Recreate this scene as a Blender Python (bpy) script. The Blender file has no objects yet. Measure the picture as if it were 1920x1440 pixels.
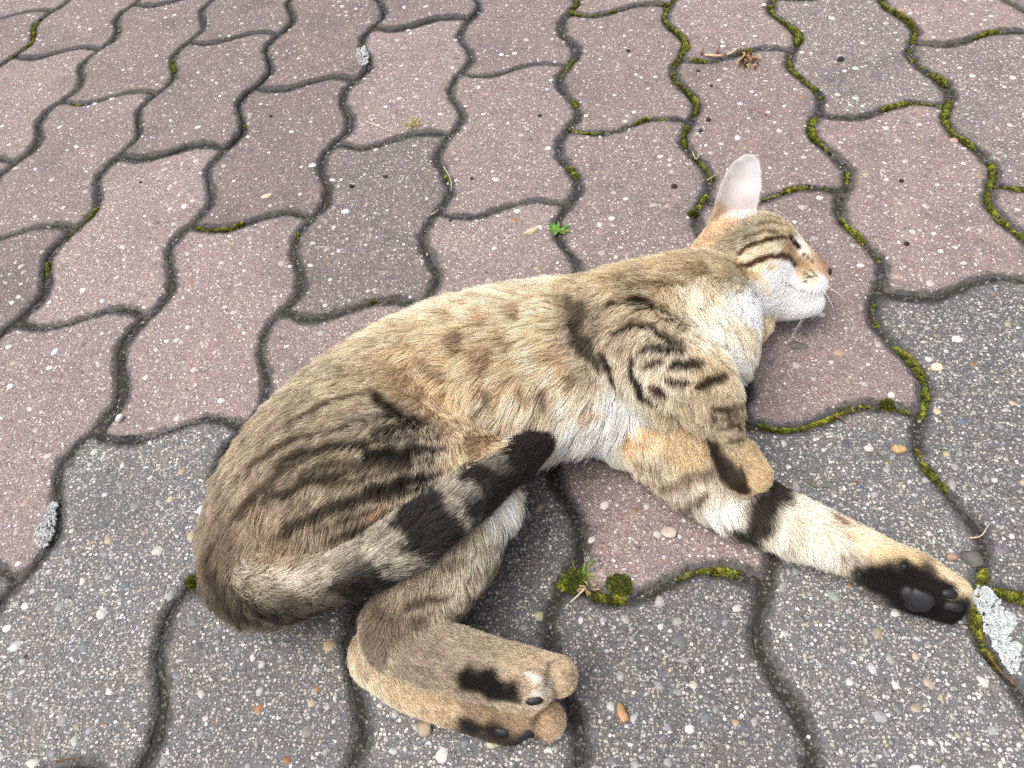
import bpy, bmesh, math, random, time
import numpy as np
from mathutils import Vector, Matrix, kdtree
from mathutils.bvhtree import BVHTree
T0 = time.time()
rng = np.random.default_rng(7)
random.seed(7)
scene = bpy.context.scene
COL = scene.collection

# ------------------------------------------------------------------ camera, sky, sun, exposure
F_PX, YAW, PITCH, ROLL = 1446.9, -.175, .8862, -.1607       # fitted to the paver lattice (photo pixels 1920 x 1440)
CAM = np.array([.0215, -.7489, .414])
fwd = np.array([math.sin(YAW) * math.cos(PITCH), math.cos(YAW) * math.cos(PITCH), -math.sin(PITCH)])
rgt = np.array([math.cos(YAW), -math.sin(YAW), 0.])
upv = np.cross(rgt, fwd)
c_, s_ = math.cos(ROLL), math.sin(ROLL)
CR, CU = c_ * rgt + s_ * upv, -s_ * rgt + c_ * upv
cam_d = bpy.data.cameras.new('camera')
cam = bpy.data.objects.new('camera', cam_d)
COL.objects.link(cam)
mw = Matrix.Identity(4)
for r in range(3):
    mw[r][0], mw[r][1], mw[r][2], mw[r][3] = CR[r], CU[r], -fwd[r], CAM[r]
cam.matrix_world = mw
cam_d.sensor_fit = 'HORIZONTAL'
cam_d.sensor_width = 36.0
cam_d.lens = 36.0 * F_PX / 1920.0
cam_d.clip_start, cam_d.clip_end = .01, 500.0
scene.camera = cam

SUN_EL, SUN_AZ = math.radians(66), math.radians(-128)         # azimuth from +Y towards +X
world = bpy.data.worlds.new('World')
scene.world = world
world.use_nodes = True
wn = world.node_tree
sky = wn.nodes.new('ShaderNodeTexSky')
sky.sky_type = 'NISHITA'
sky.sun_disc = False
sky.sun_elevation = SUN_EL
sky.sun_rotation = SUN_AZ
sky.air_density, sky.dust_density, sky.ozone_density = .8, 6.0, .3
bgn = wn.nodes['Background']
bgn.inputs['Strength'].default_value = .12
hsv = wn.nodes.new('ShaderNodeHueSaturation')                 # thin even cloud: the same sky with most of its blue gone
hsv.inputs['Saturation'].default_value = .5
wn.links.new(sky.outputs['Color'], hsv.inputs['Color'])
wn.links.new(hsv.outputs['Color'], bgn.inputs['Color'])
sun_d = bpy.data.lights.new('sun', 'SUN')
sun_d.energy = 1.4
sun_d.angle = math.radians(42)
sun_d.color = (1.0, .97, .92)
sun = bpy.data.objects.new('sun', sun_d)
COL.objects.link(sun)
sdir = Vector((math.sin(SUN_AZ) * math.cos(SUN_EL), math.cos(SUN_AZ) * math.cos(SUN_EL), math.sin(SUN_EL)))
sun.rotation_euler = sdir.to_track_quat('Z', 'Y').to_euler()
scene.view_settings.view_transform = 'Standard'
scene.view_settings.look = 'None'
scene.view_settings.gamma = 1.0
scene.view_settings.exposure = 0.68
scene.cycles.use_denoising = False
scene.cycles.max_bounces = 8

# ------------------------------------------------------------------ helpers
def ray(px, py):
    px, py = np.asarray(px, float), np.asarray(py, float)
    d = ((px - 960) / F_PX)[..., None] * CR - ((py - 720) / F_PX)[..., None] * CU + fwd
    return d / np.linalg.norm(d, axis=-1, keepdims=True)
def G(px, py, z=0.0):
    """point seen at a photo pixel, at height z metres"""
    d = ray(px, py)
    return CAM + d * ((z - CAM[2]) / d[..., 2])[..., None]
def project(P):
    d = np.asarray(P) - CAM
    w = d @ fwd
    return np.stack([960 + F_PX * (d @ CR) / w, 720 - F_PX * (d @ CU) / w], -1)
def lin(c):
    c = np.asarray(c, float) / 255.0
    return np.where(c <= .04045, c / 12.92, ((c + .055) / 1.055) ** 2.4)
def tag(o, label=None, cat=None, group=None, kind=None):
    if label: o['label'] = label
    if cat: o['category'] = cat
    if group: o['group'] = group
    if kind: o['kind'] = kind
    return o
def link(name, me, mat=None, parent=None):
    o = bpy.data.objects.new(name, me)
    COL.objects.link(o)
    if mat is not None and me is not None:
        me.materials.append(mat)
    if parent: o.parent = parent
    return o
def mesh_from(name, V, Fc, smooth=True):
    me = bpy.data.meshes.new(name)
    V = np.asarray(V, np.float32)
    if isinstance(Fc, np.ndarray):
        n = Fc.shape[1]
        me.vertices.add(len(V)); me.vertices.foreach_set('co', V.ravel())
        me.loops.add(Fc.size); me.loops.foreach_set('vertex_index', Fc.astype(np.int32).ravel())
        me.polygons.add(len(Fc)); me.polygons.foreach_set('loop_start', np.arange(0, Fc.size, n, dtype=np.int32))
        me.update(calc_edges=True); me.validate()
    else:
        me.from_pydata(V.tolist(), [], Fc)
    me.polygons.foreach_set('use_smooth', np.full(len(me.polygons), smooth))
    return me
def vcol(me, name, C):
    a = me.attributes.new(name, 'FLOAT_COLOR', 'POINT')
    C = np.asarray(C, np.float32)
    if C.shape[1] == 3: C = np.concatenate([C, np.ones((len(C), 1), np.float32)], 1)
    a.data.foreach_set('color', C.ravel())
def hash3(p, seed=0):
    n = np.floor(p).astype(np.int64)
    h = (n[..., 0] * 73856093) ^ (n[..., 1] * 19349663) ^ (n[..., 2] * 83492791) ^ (seed * 2654435761)
    h = (h ^ (h >> 13)) * 1274126177
    return ((h ^ (h >> 16)) & 0xffff) / 65535.0
def noise3(p, seed=0):
    """smooth value noise, 0..1"""
    p = np.asarray(p, float)
    i = np.floor(p); f = p - i; f = f * f * (3 - 2 * f)
    r = 0
    for dx in (0, 1):
        for dy in (0, 1):
            for dz in (0, 1):
                w = (f[..., 0] if dx else 1 - f[..., 0]) * (f[..., 1] if dy else 1 - f[..., 1]) * (f[..., 2] if dz else 1 - f[..., 2])
                r = r + w * hash3(i + np.array([dx, dy, dz]), seed)
    return r
class Mat:
    """tiny node-graph helper"""
    def __init__(s, name):
        s.m = bpy.data.materials.new(name); s.m.use_nodes = True
        s.t = s.m.node_tree; s.t.nodes.clear()
        s.out = s.n('ShaderNodeOutputMaterial')
    def n(s, kind, **kw):
        nd = s.t.nodes.new(kind)
        for k, v in kw.items(): setattr(nd, k, v)
        return nd
    def set(s, sock, v):
        if isinstance(v, bpy.types.NodeSocket): s.t.links.new(v, sock)
        elif v is not None:
            if hasattr(sock.default_value, '__len__') and not hasattr(v, '__len__'): v = (v,) * len(sock.default_value)
            if hasattr(sock.default_value, '__len__') and len(sock.default_value) == 4 and len(v) == 3: v = (*v, 1)
            sock.default_value = v
    def math(s, op, a, b=None, c=None, clamp=False):
        nd = s.n('ShaderNodeMath', operation=op, use_clamp=clamp)
        for i, v in enumerate((a, b, c)):
            if v is not None: s.set(nd.inputs[i], v)
        return nd.outputs[0]
    def mix(s, fac, a, b, blend='MIX'):
        nd = s.n('ShaderNodeMix', data_type='RGBA', blend_type=blend)
        s.set(nd.inputs[0], fac); s.set(nd.inputs[6], a); s.set(nd.inputs[7], b)
        return nd.outputs[2]
    def noise(s, vec, scale, detail=2, rough=.5, out=0):
        nd = s.n('ShaderNodeTexNoise')
        s.set(nd.inputs['Vector'], vec); s.set(nd.inputs['Scale'], scale); s.set(nd.inputs['Detail'], detail); s.set(nd.inputs['Roughness'], rough)
        return nd.outputs[out]
    def voro(s, vec, scale, feature='F1', rnd=1.0):
        nd = s.n('ShaderNodeTexVoronoi', feature=feature)
        s.set(nd.inputs['Vector'], vec); s.set(nd.inputs['Scale'], scale); s.set(nd.inputs['Randomness'], rnd)
        return nd
    def ramp(s, fac, stops, interp='LINEAR'):
        nd = s.n('ShaderNodeValToRGB'); cr = nd.color_ramp; cr.interpolation = interp
        while len(cr.elements) < len(stops): cr.elements.new(1.0)
        for e, (p, c) in zip(cr.elements, stops):
            e.position = p; e.color = (*c, 1) if len(c) == 3 else c
        s.set(nd.inputs[0], fac)
        return nd.outputs[0]
    def range(s, v, a, b, c=0.0, d=1.0):
        nd = s.n('ShaderNodeMapRange'); nd.interpolation_type = 'SMOOTHSTEP'
        for i, x in enumerate((v, a, b, c, d)): s.set(nd.inputs[i], x)
        return nd.outputs[0]
    def attr(s, name):
        return s.n('ShaderNodeAttribute', attribute_name=name)
    def principled(s, color, rough=.8, spec=.3, normal=None, **kw):
        b = s.n('ShaderNodeBsdfPrincipled')
        s.set(b.inputs['Base Color'], color); s.set(b.inputs['Roughness'], rough); s.set(b.inputs['Specular IOR Level'], spec)
        if normal is not None: s.set(b.inputs['Normal'], normal)
        for k, v in kw.items(): s.set(b.inputs[k.replace('_', ' ')], v)
        s.t.links.new(b.outputs[0], s.out.inputs[0])
        return b
    def bump(s, h, dist=.001, strength=1.0, normal=None):
        b = s.n('ShaderNodeBump'); s.set(b.inputs['Height'], h); s.set(b.inputs['Distance'], dist); s.set(b.inputs['Strength'], strength)
        if normal is not None: s.set(b.inputs['Normal'], normal)
        return b.outputs[0]
    def pos(s):
        return s.n('ShaderNodeNewGeometry').outputs['Position']
# ------------------------------------------------------------------ ground and wavy interlocking paving
W, SX = .1125, .9931                    # lattice pitch along y and its ratio along x
LX, LY = W * SX, W
AMP = .078                              # wave amplitude in lattice units
def lat(X, Y, z=0.0):
    return np.stack([np.asarray(X, float) * LX, np.asarray(Y, float) * LY, np.full(np.shape(X), z)], -1)

mg = Mat('soil'); p_ = mg.pos()
mg.principled(mg.mix(mg.noise(p_, 60, 4), (.035, .03, .026), (.09, .08, .068)), .95, .1)
ground = link('ground', mesh_from('ground', [(-60, -60, -.03), (60, -60, -.03), (60, 60, -.03), (-60, 60, -.03)], [(0, 1, 2, 3)]), mg.m)
tag(ground, 'dark soil under the paving', 'ground', kind='structure')

def paver_material():
    m = Mat('exposed_aggregate_concrete'); p = m.pos()
    oi = m.n('ShaderNodeObjectInfo'); oc = oi.outputs['Color']; rnd = oi.outputs['Random']
    sp = m.n('ShaderNodeSeparateColor'); m.set(sp.inputs[0], oc)
    redness = sp.outputs[0]; lightness = sp.outputs[1]
    # cement matrix
    big = m.noise(p, 24, 4, .65); mid = m.noise(p, 70, 3, .6); fine = m.noise(p, 900, 2, .6)
    base = m.mix(redness, lin((88, 90, 96)), lin((132, 111, 111)))
    tint = m.mix(m.range(mid, .35, .7), base, m.mix(redness, lin((92, 89, 86)), lin((148, 128, 122))))
    rust = m.math('MULTIPLY', m.range(big, .5, .7), .7)
    tint = m.mix(rust, tint, m.mix(redness, lin((124, 110, 94)), lin((168, 142, 128))))
    tint = m.mix(m.range(fine, .3, .7), m.mix(.62, tint, (.010, .010, .011)), tint)
    # sand grains
    v1 = m.voro(p, 820); v2 = m.voro(p, 470)
    s1 = m.n('ShaderNodeSeparateColor'); m.set(s1.inputs[0], v1.outputs['Color'])
    s2 = m.n('ShaderNodeSeparateColor'); m.set(s2.inputs[0], v2.outputs['Color'])
    gcol1 = m.ramp(s1.outputs[0], [(0, lin((60, 58, 58))), (.3, lin((112, 108, 106))), (.6, lin((142, 138, 135))), (.85, lin((182, 178, 172))), (1, lin((214, 211, 206)))])
    gcol2 = m.ramp(s2.outputs[0], [(0, lin((70, 68, 68))), (.35, lin((128, 124, 122))), (.6, lin((165, 158, 150))), (.78, lin((170, 158, 142))), (.88, lin((205, 200, 192))), (1, lin((232, 228, 222)))])
    gcol1 = m.mix(m.math('MULTIPLY', redness, .42), gcol1, lin((158, 134, 128)))
    gcol2 = m.mix(m.math('MULTIPLY', redness, .3), gcol2, lin((170, 146, 138)))
    k1 = m.math('MULTIPLY', m.range(v1.outputs['Distance'], .62, .42), m.range(s1.outputs[1], .3, .36))
    k2 = m.math('MULTIPLY', m.range(v2.outputs['Distance'], .56, .40), m.range(s2.outputs[1], .52, .58))
    col = m.mix(m.math('MULTIPLY', k1, .85), tint, gcol1)
    col = m.mix(k2, col, gcol2)
    # wear: stains, darker weathering, grime and algae along the joints
    stain = m.range(m.noise(p, 11, 5, .68), .48, .72)
    col = m.mix(m.math('MULTIPLY', stain, .42), col, (.035, .034, .035))
    e = m.attr('edge').outputs['Fac']
    wid = m.math('ADD', .62, m.math('MULTIPLY', m.noise(p, 16, 2), .8))
    en = m.math('ADD', m.math('MULTIPLY', e, wid), m.math('MULTIPLY', m.math('SUBTRACT', m.noise(p, 85, 5, .7), .5), 1.25))
    col = m.mix(.13, col, m.mix(redness, lin((146, 146, 146)), lin((172, 156, 150))))
    grime = m.math('MULTIPLY', m.range(en, .32, .84), .84)
    col = m.mix(grime, col, m.mix(m.range(m.noise(p, 260, 3, .7), .35, .7), (.018, .018, .018), (.065, .064, .060)))
    col = m.mix(1.0, col, m.math('ADD', .86, m.math('MULTIPLY', lightness, .40)), 'MULTIPLY')
    h = m.math('ADD', m.math('MULTIPLY', k2, .8), m.math('ADD', m.math('MULTIPLY', k1, .45), m.math('MULTIPLY', fine, .35)))
    h = m.math('ADD', h, m.math('MULTIPLY', mid, 1.2))
    m.principled(col, .66, .5, m.bump(h, .0011, .9))
    return m.m
MPAVER = paver_material()

def warp(u, v):
    """straight lattice coordinates -> wavy ones"""
    X, Y = u.copy(), v.copy()
    for _ in range(12):
        X = u + AMP * np.sin(2 * np.pi * Y); Y = v - AMP * np.sin(2 * np.pi * X)
    return X, Y
def paver_ring(d, wob, rc=.0055, n=26):
    """rounded rectangle inset by d metres, bent into the wavy outline; 6 n points starting at the top-left corner"""
    t = np.linspace(0, 1, n, endpoint=False); t2 = np.linspace(0, 1, 2 * n, endpoint=False)
    q = np.concatenate([np.stack([t, 0 * t], 1), np.stack([1 + 0 * t2, -2 * t2], 1), np.stack([1 - t, -2 + 0 * t], 1), np.stack([0 * t2, -2 + 2 * t2], 1)]) * [LX, LY]
    lo, hi = np.array([d, -2 * LY + d]), np.array([LX - d, -d])
    q = lo + (q - [0, -2 * LY]) / [LX, 2 * LY] * (hi - lo)
    r = max(rc - d * .25, .002)
    c = np.clip(q, lo + r, hi - r); e = q - c; l = np.linalg.norm(e, axis=1, keepdims=True)
    q = np.where(l > 1e-9, c + e / np.maximum(l, 1e-9) * np.minimum(l, r), q)
    cen = (lo + hi) / 2
    dirn = np.where(l > 1e-9, e / np.maximum(l, 1e-9), 0)
    q = q - dirn * np.reshape(wob, (-1, 1))
    X, Y = warp(q[:, 0] / LX, q[:, 1] / LY)
    return np.stack([X * LX, Y * LY], 1)
def make_paver(seed):
    r = np.random.default_rng(seed)
    n = 156
    ang = np.arange(n)
    wob = sum(a * np.sin(ang * 2 * np.pi * f / n + r.uniform(0, 6.28)) for f, a in ((5, .0005), (11, .0005), (23, .00045), (41, .0004), (67, .0003)))
    rings = [(.0012, -.030, 1.), (.0012, -.0038, 1.), (.0020, -.0019, .97), (.0034, -.0008, .86), (.0056, -.0002, .64), (.0085, .0, .34), (.0135, .0, .0)]
    V, E = [], []
    for d, z, e in rings:
        dd = d + wob * (1 if d < .006 else .4)
        qq = paver_ring(d, dd - d)
        V.append(np.column_stack([qq, np.full(n, z)])); E += [e] * n
    Fc = []
    for k in range(len(rings) - 1):
        for i in range(n):
            j = (i + 1) % n
            Fc.append((k * n + j, k * n + i, (k + 1) * n + i, (k + 1) * n + j))
    # top face: a grid spanned between the four sides of the innermost ring
    base = (len(rings) - 1) * n; m = n // 6
    idx = lambda i: base + (i % n)
    Q = V[-1]
    gi = np.zeros((2 * m + 1, m + 1), int); ext = []
    for a_ in range(2 * m + 1):
        for b_ in range(m + 1):
            if a_ == 0: gi[a_, b_] = idx(b_)
            elif b_ == m: gi[a_, b_] = idx(m + a_)
            elif a_ == 2 * m: gi[a_, b_] = idx(3 * m + (m - b_))
            elif b_ == 0: gi[a_, b_] = idx(4 * m + (2 * m - a_))
            else:
                v, u = a_ / (2 * m), b_ / m
                T, B = Q[b_ % n], Q[(3 * m + m - b_) % n]; Lf, Rt = Q[(4 * m + 2 * m - a_) % n], Q[(m + a_) % n]
                c00, c10, c01, c11 = Q[0], Q[m], Q[4 * m], Q[3 * m]
                pt = (1 - v) * T + v * B + (1 - u) * Lf + u * Rt - ((1 - u) * (1 - v) * c00 + u * (1 - v) * c10 + (1 - u) * v * c01 + u * v * c11)
                gi[a_, b_] = len(rings) * n + len(ext); ext.append(pt)
    V.append(np.array(ext)); E += [0.] * len(ext)
    for a_ in range(2 * m):
        for b_ in range(m):
            Fc.append((gi[a_, b_], gi[a_ + 1, b_], gi[a_ + 1, b_ + 1], gi[a_, b_ + 1]))
    Fc = [tuple(int(x) for x in f) for f in Fc]
    me = mesh_from('paver', np.concatenate(V), Fc)
    bm_ = bmesh.new(); bm_.from_mesh(me); bmesh.ops.recalc_face_normals(bm_, faces=bm_.faces)
    bm_.faces.ensure_lookup_table()
    if bm_.faces[len(Fc) - 1].normal.z < 0: bmesh.ops.reverse_faces(bm_, faces=bm_.faces)
    bm_.to_mesh(me); bm_.free()
    a = me.attributes.new('edge', 'FLOAT', 'POINT'); a.data.foreach_set('value', np.array(E, np.float32))
    me.materials.append(MPAVER)
    return me
PAVERS = [make_paver(100 + k) for k in range(5)]

# joint filling
mj = Mat('joint_sand'); p_ = mj.pos()
vj = mj.voro(p_, 700)
jc = mj.mix(mj.noise(p_, 90, 3, .6), (.020, .019, .018), (.060, .057, .050))
sj = mj.n('ShaderNodeSeparateColor'); mj.set(sj.inputs[0], vj.outputs['Color'])
jc = mj.mix(mj.math('MULTIPLY', mj.range(sj.outputs[0], .75, .9), .5), jc, (.2, .19, .17))
mj.principled(jc, .95, .12, mj.bump(vj.outputs['Distance'], .0012, .8))
pavement = link('pavement', None)
tag(pavement, 'wavy interlocking concrete paving, dusky red turning to grey', 'pavement', kind='structure')
# uneven fill, in places level with the stones
nbx, nby = 330, 240
bx_, by_ = np.meshgrid(np.linspace(-1.05, .72, nbx), np.linspace(-.86, .44, nby), indexing='ij')
bp_ = np.stack([bx_, by_, 0 * bx_], -1).reshape(-1, 3)
bp_[:, 2] = -.0040 + .0030 * noise3(bp_ * 38, 61) * noise3(bp_ * 90, 62) * 1.5 + .0012 * noise3(bp_ * 240, 63)
bp_[:, 2] = np.minimum(bp_[:, 2], -.0019)
ii_ = (np.arange(nbx - 1)[:, None] * nby + np.arange(nby - 1)[None]).ravel()
bed = link('joint_sand', mesh_from('joint_sand', bp_, np.stack([ii_, ii_ + nby, ii_ + nby + 1, ii_ + 1], 1)), mj.m, pavement)

GREY_FROM = {-8: 5, -7: 5, -6: 5, -5: 5, -4: 5, -3: 4, -2: 5, -1: 4, 0: 5, 1: 4, 2: 3, 3: 4, 4: 4, 5: 4}
mst = Mat('aggregate_stone')
sa = mst.attr('stone').outputs['Color']
sp_ = mst.pos()
mst.principled(mst.mix(mst.range(mst.noise(sp_, 500, 3, .6), .35, .75), mst.mix(.35, sa, (.05, .05, .05)), sa), .62, .35, mst.bump(mst.noise(sp_, 900, 2), .0004, .5))
GREYS = [((150, 150, 150), 22), ((178, 178, 176), 24), ((205, 205, 200), 16), ((232, 231, 226), 9), ((122, 124, 128), 14), ((180, 166, 144), 6), ((172, 126, 84), 1.2), ((108, 112, 120), 5), ((198, 182, 150), 6)]
REDS = [((196, 186, 182), 26), ((222, 215, 210), 26), ((168, 152, 150), 20), ((236, 232, 228), 15), ((150, 128, 126), 14), ((192, 168, 148), 7), ((176, 134, 104), 1.2), ((120, 112, 112), 8)]
def pick(tab, n, r):
    c = np.array([x for x, _ in tab], float); w = np.array([x for _, x in tab], float)
    return c[r.choice(len(tab), n, p=w / w.sum())] + r.normal(0, 8, (n, 1)) + r.normal(0, 3, (n, 3))
def stones(xy, size, cols, r, z0=0.0, proud=.00035):
    """low irregular domes, 3 x 7 faces each"""
    n, k = len(xy), 7
    th = np.linspace(0, 2 * np.pi, k, endpoint=False) + r.uniform(0, 6.28, (n, 1))
    rad = .5 * size[:, None] * r.uniform(.72, 1.12, (n, k))
    el = r.uniform(.58, 1.0, (n, 1)); rot = r.uniform(0, 3.14, (n, 1))
    u, v = rad * np.cos(th), rad * np.sin(th) * el
    X = u * np.cos(rot) - v * np.sin(rot); Y = u * np.sin(rot) + v * np.cos(rot)
    h = proud * (.4 + .9 * r.random(n)) + size * .03
    V = np.zeros((n, 2 * k + 1, 3))
    V[:, :k, 0] = xy[:, :1] + X; V[:, :k, 1] = xy[:, 1:] + Y; V[:, :k, 2] = z0 - .0004
    V[:, k:2 * k, 0] = xy[:, :1] + X * .78; V[:, k:2 * k, 1] = xy[:, 1:] + Y * .78; V[:, k:2 * k, 2] = z0 + h[:, None] * .72
    V[:, 2 * k, :2] = xy; V[:, 2 * k, 2] = z0 + h
    i = np.arange(k); j = (i + 1) % k
    tri = np.concatenate([np.stack([i, j, k + j], 1), np.stack([i, k + j, k + i], 1), np.stack([k + i, k + j, np.full(k, 2 * k)], 1)])
    Fc = (tri[None] + (np.arange(n) * (2 * k + 1))[:, None, None]).reshape(-1, 3)
    C = np.repeat(lin(np.clip(cols, 8, 250)) * .92, 2 * k + 1, 0)
    return V.reshape(-1, 3), Fc, C
def scatter(poly_in, area, sizes, r):
    """keep stones apart"""
    n = len(sizes)
    pts = np.zeros((0, 2)); rad = np.zeros(0)
    for s in sizes:
        for _ in range(4):
            c = np.array([r.uniform(.0045, LX - .0045), r.uniform(-2 * LY + .0045, -.0045)])
            X, Y = c[0] / LX, c[1] / LY
            mx = .055
            if not (AMP * np.sin(2 * np.pi * Y) + mx < X < 1 + AMP * np.sin(2 * np.pi * Y) - mx and -2 - AMP * np.sin(2 * np.pi * X) + mx < Y < -AMP * np.sin(2 * np.pi * X) - mx): continue
            if len(pts) and np.any(((pts - c) ** 2).sum(1) < (.55 * (rad + s)) ** 2): continue
            pts = np.vstack([pts, c]); rad = np.append(rad, s); break
    return pts, rad
npav = 0
for ci in range(-8, 6):
    par = (ci + 1) % 2
    for k in range(-6, 10):
        if k % 2 != par: continue
        Y0 = -k
        cen = project(lat([ci + .5], [Y0 - 1.0]))[0]
        cs = project(lat(np.array([ci, ci + 1, ci, ci + 1, ci + .5]), np.array([Y0, Y0, Y0 - 2, Y0 - 2, Y0 - 1.])))
        dpt = (lat([ci + .5], [Y0 - 1.0])[0] - CAM) @ fwd
        if dpt < .05 or cs[:, 0].max() < -330 or cs[:, 0].min() > 2250 or cs[:, 1].max() < -260 or cs[:, 1].min() > 2000: continue
        r = np.random.default_rng(1000 + ci * 37 + k)
        o = link('paver', PAVERS[(ci * 3 + k * 5) % 5], None, pavement)
        o.location = (ci * LX + r.normal(0, .0004), Y0 * LY + r.normal(0, .0004), r.normal(0, .0005))
        o.rotation_euler = (r.normal(0, .004), r.normal(0, .004), r.normal(0, .003))
        grey = k >= GREY_FROM.get(ci, 5)
        light = .5 + r.normal(0, .24)
        if (ci, k) in ((3, 0), (2, -1)): red = .55
        elif (ci, k) == (-2, 1): red, light = .6, .1
        else: red = 0.0 if grey else 1.0 + r.uniform(-.18, 0)
        o.color = (red, min(1, max(0, light)), r.random(), 1)
        npav += 1
        vis = cs[:, 0].max() > -60 and cs[:, 0].min() < 1980 and cs[:, 1].max() > -60 and cs[:, 1].min() < 1500
        if not vis: continue
        nb, nm = (75, 330) if grey else (50, 260)
        if dpt > .75: nm = 220
        sizes = np.concatenate([np.sort(r.gamma(3.2, .00075, nb) + .0034)[::-1].clip(0, .0088), r.uniform(.0018, .0034, nm)])
        xy, sz = scatter(None, 0, sizes, r)
        V, Fc, C = stones(xy, sz, pick(GREYS if grey else REDS, len(xy), r), r)
        me = mesh_from('aggregate', V, Fc); vcol(me, 'stone', C)
        ag = link('aggregate', me, mst.m, o); ag['kind'] = 'stuff'
print('pavers', npav, round(time.time() - T0, 1), 's')

# moss in the joints: (along 'v' line i or 'h' column i, row y), from, to, density, colour lean
MOSS = [('v', 2, 1.3, -5.4, .8), ('v', 1, 1.3, -2.1, .85), ('v', 0, 1.3, -1.75, .5), ('v', 3, .8, -2.9, .75), ('v', 4, .9, .0, .6), ('v', -1, -1.5, -2.6, .22), ('v', -3, -.2, -3.4, .10), ('v', -4, .8, -2.6, .22),
        ('v', -5, 2.4, .6, .35), ('v', -6, 2.3, .8, .55), ('v', -2, .5, -3.8, .10), ('v', 0, -4.6, -5.9, .22), ('v', 1, -4.75, -5.05, .6), ('v', -2, -4.5, -5.1, .5),
        ('h', (0, -1), 0, 1, .6), ('h', (0, 1), 0, 1, .45), ('h', (1, 0), .1, .95, .5), ('h', (1, -2), .2, .95, .7), ('h', (1, -4), .1, .95, .95), ('h', (2, -1), 0, 1, .65), ('h', (2, -3), .1, .9, .35), ('h', (2, -5), 0, .9, 1.0),
        ('h', (0, -5), 0, .98, .75), ('h', (-5, -2), .05, .8, .7), ('h', (-3, -2), 0, .45, .6), ('h', (-5, 0), 0, .5, .4), ('h', (-4, 1), 0, .6, .3), ('h', (-6, 1), 0, 1, .3), ('h', (3, 0), 0, 1, .5), ('h', (3, -2), 0, .8, .8),
        ('h', (-5, 2), 0, 1, .4), ('h', (-1, 0), 0, .4, .25), ('h', (-2, -3), 0, .7, .18), ('h', (-3, -6), .2, .8, .6)]
mpos, mcol, msz = [], [], []
for kind, key, a, b, dens in MOSS:
    L = abs(b - a)
    n = int(L * 2400)
    t = rng.uniform(min(a, b), max(a, b), n)
    off = rng.normal(0, .022, n)
    if kind == 'v': X = key + AMP * np.sin(2 * np.pi * t) + off; Y = t
    else: X = key[0] + t; Y = key[1] - AMP * np.sin(2 * np.pi * (key[0] + t)) + off
    pw = lat(X, Y)
    sd_ = (key if kind == 'v' else key[0] * 7 + key[1] * 13 + 50)
    patch = noise3(np.stack([t * 5.0, t * 0 + sd_ * 1.7, t * 0], -1), 3) * .65 + noise3(np.stack([t * 17, t * 0 + sd_ * 1.7, t * 0 + 5], -1), 4) * .35
    wide = .2 + 1.5 * noise3(np.stack([t * 6, t * 0 + sd_, t * 0 + 9], -1), 5)
    th_ = 1.02 - dens
    amt = (patch - th_ * .60 - .24) * 5
    keep = (rng.random(n) < np.clip(amt, 0, 1)) & (np.abs(off) < .034 * wide + .004)
    prof = np.exp(-(off / (.022 * wide)) ** 2)
    z = -.0036 + prof * (.0010 + .0022 * np.clip(amt, 0, 1.2)) * (.5 + .5 * wide) + .0012 * (1 - prof) * (np.abs(off) > .02)
    pw[:, 2] = z
    c = np.where(rng.random((n, 1)) < .55, [[140, 140, 50]], [[86, 90, 36]]) * (.55 + .8 * noise3(pw * 420, 8)[:, None]) + rng.normal(0, 10, (n, 3))
    c = c * (.55 + .55 * prof[:, None])
    mpos.append(pw[keep]); mcol.append(c[keep]); msz.append((.0007 + .0009 * rng.random(n))[keep])
# two cushions beside the stretched foreleg joint
for (px_, py_, R_) in ((1160, 1094, .0085), (1078, 1085, .008), (1664, 757, .005), (1080, 1100, .006), (360, 1090, .005), (1300, 400, .005)):
    n = 520; a = rng.uniform(0, 6.28, n); q = np.sqrt(rng.random(n))
    c0 = G(px_, py_)
    pw = np.stack([c0[0] + R_ * q * np.cos(a), c0[1] + R_ * .8 * q * np.sin(a), -.002 + .0036 * (1 - q ** 2)], -1)
    mpos.append(pw); mcol.append(np.where(rng.random((n, 1)) < .4, [[104, 112, 42]], [[64, 70, 30]]) + rng.normal(0, 9, (n, 3))); msz.append(.0008 + .0009 * rng.random(n))
mpos, mcol, msz = np.concatenate(mpos), np.concatenate(mcol), np.concatenate(msz)
nl = 6
n = len(mpos)
az = rng.uniform(0, 6.28, (n, nl)); el = rng.uniform(.25, 1.4, (n, nl))
dv = np.stack([np.cos(az) * np.cos(el), np.sin(az) * np.cos(el), np.sin(el)], -1)
sv = np.stack([-np.sin(az), np.cos(az), np.zeros_like(az)], -1)
ln = msz[:, None, None]
b0 = mpos[:, None, :] + sv * ln * .28; b1 = mpos[:, None, :] - sv * ln * .28; tpv = mpos[:, None, :] + dv * ln * 1.25
MV = np.stack([b0, b1, tpv], 2).reshape(-1, 3)
moss_me = mesh_from('moss', MV, np.arange(len(MV)).reshape(-1, 3), False)
mc = np.repeat(lin(np.clip(np.repeat(mcol, nl, 0) + rng.normal(0, 10, (n * nl, 1)), 12, 200)), 3, 0)
vcol(moss_me, 'stone', mc)
mm = Mat('moss_leaf'); mm.principled(mm.attr('stone').outputs['Color'], .8, .2)
moss = link('moss', moss_me, mm.m)
tag(moss, 'yellow green moss growing along the paving joints', 'moss', kind='stuff')

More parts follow.
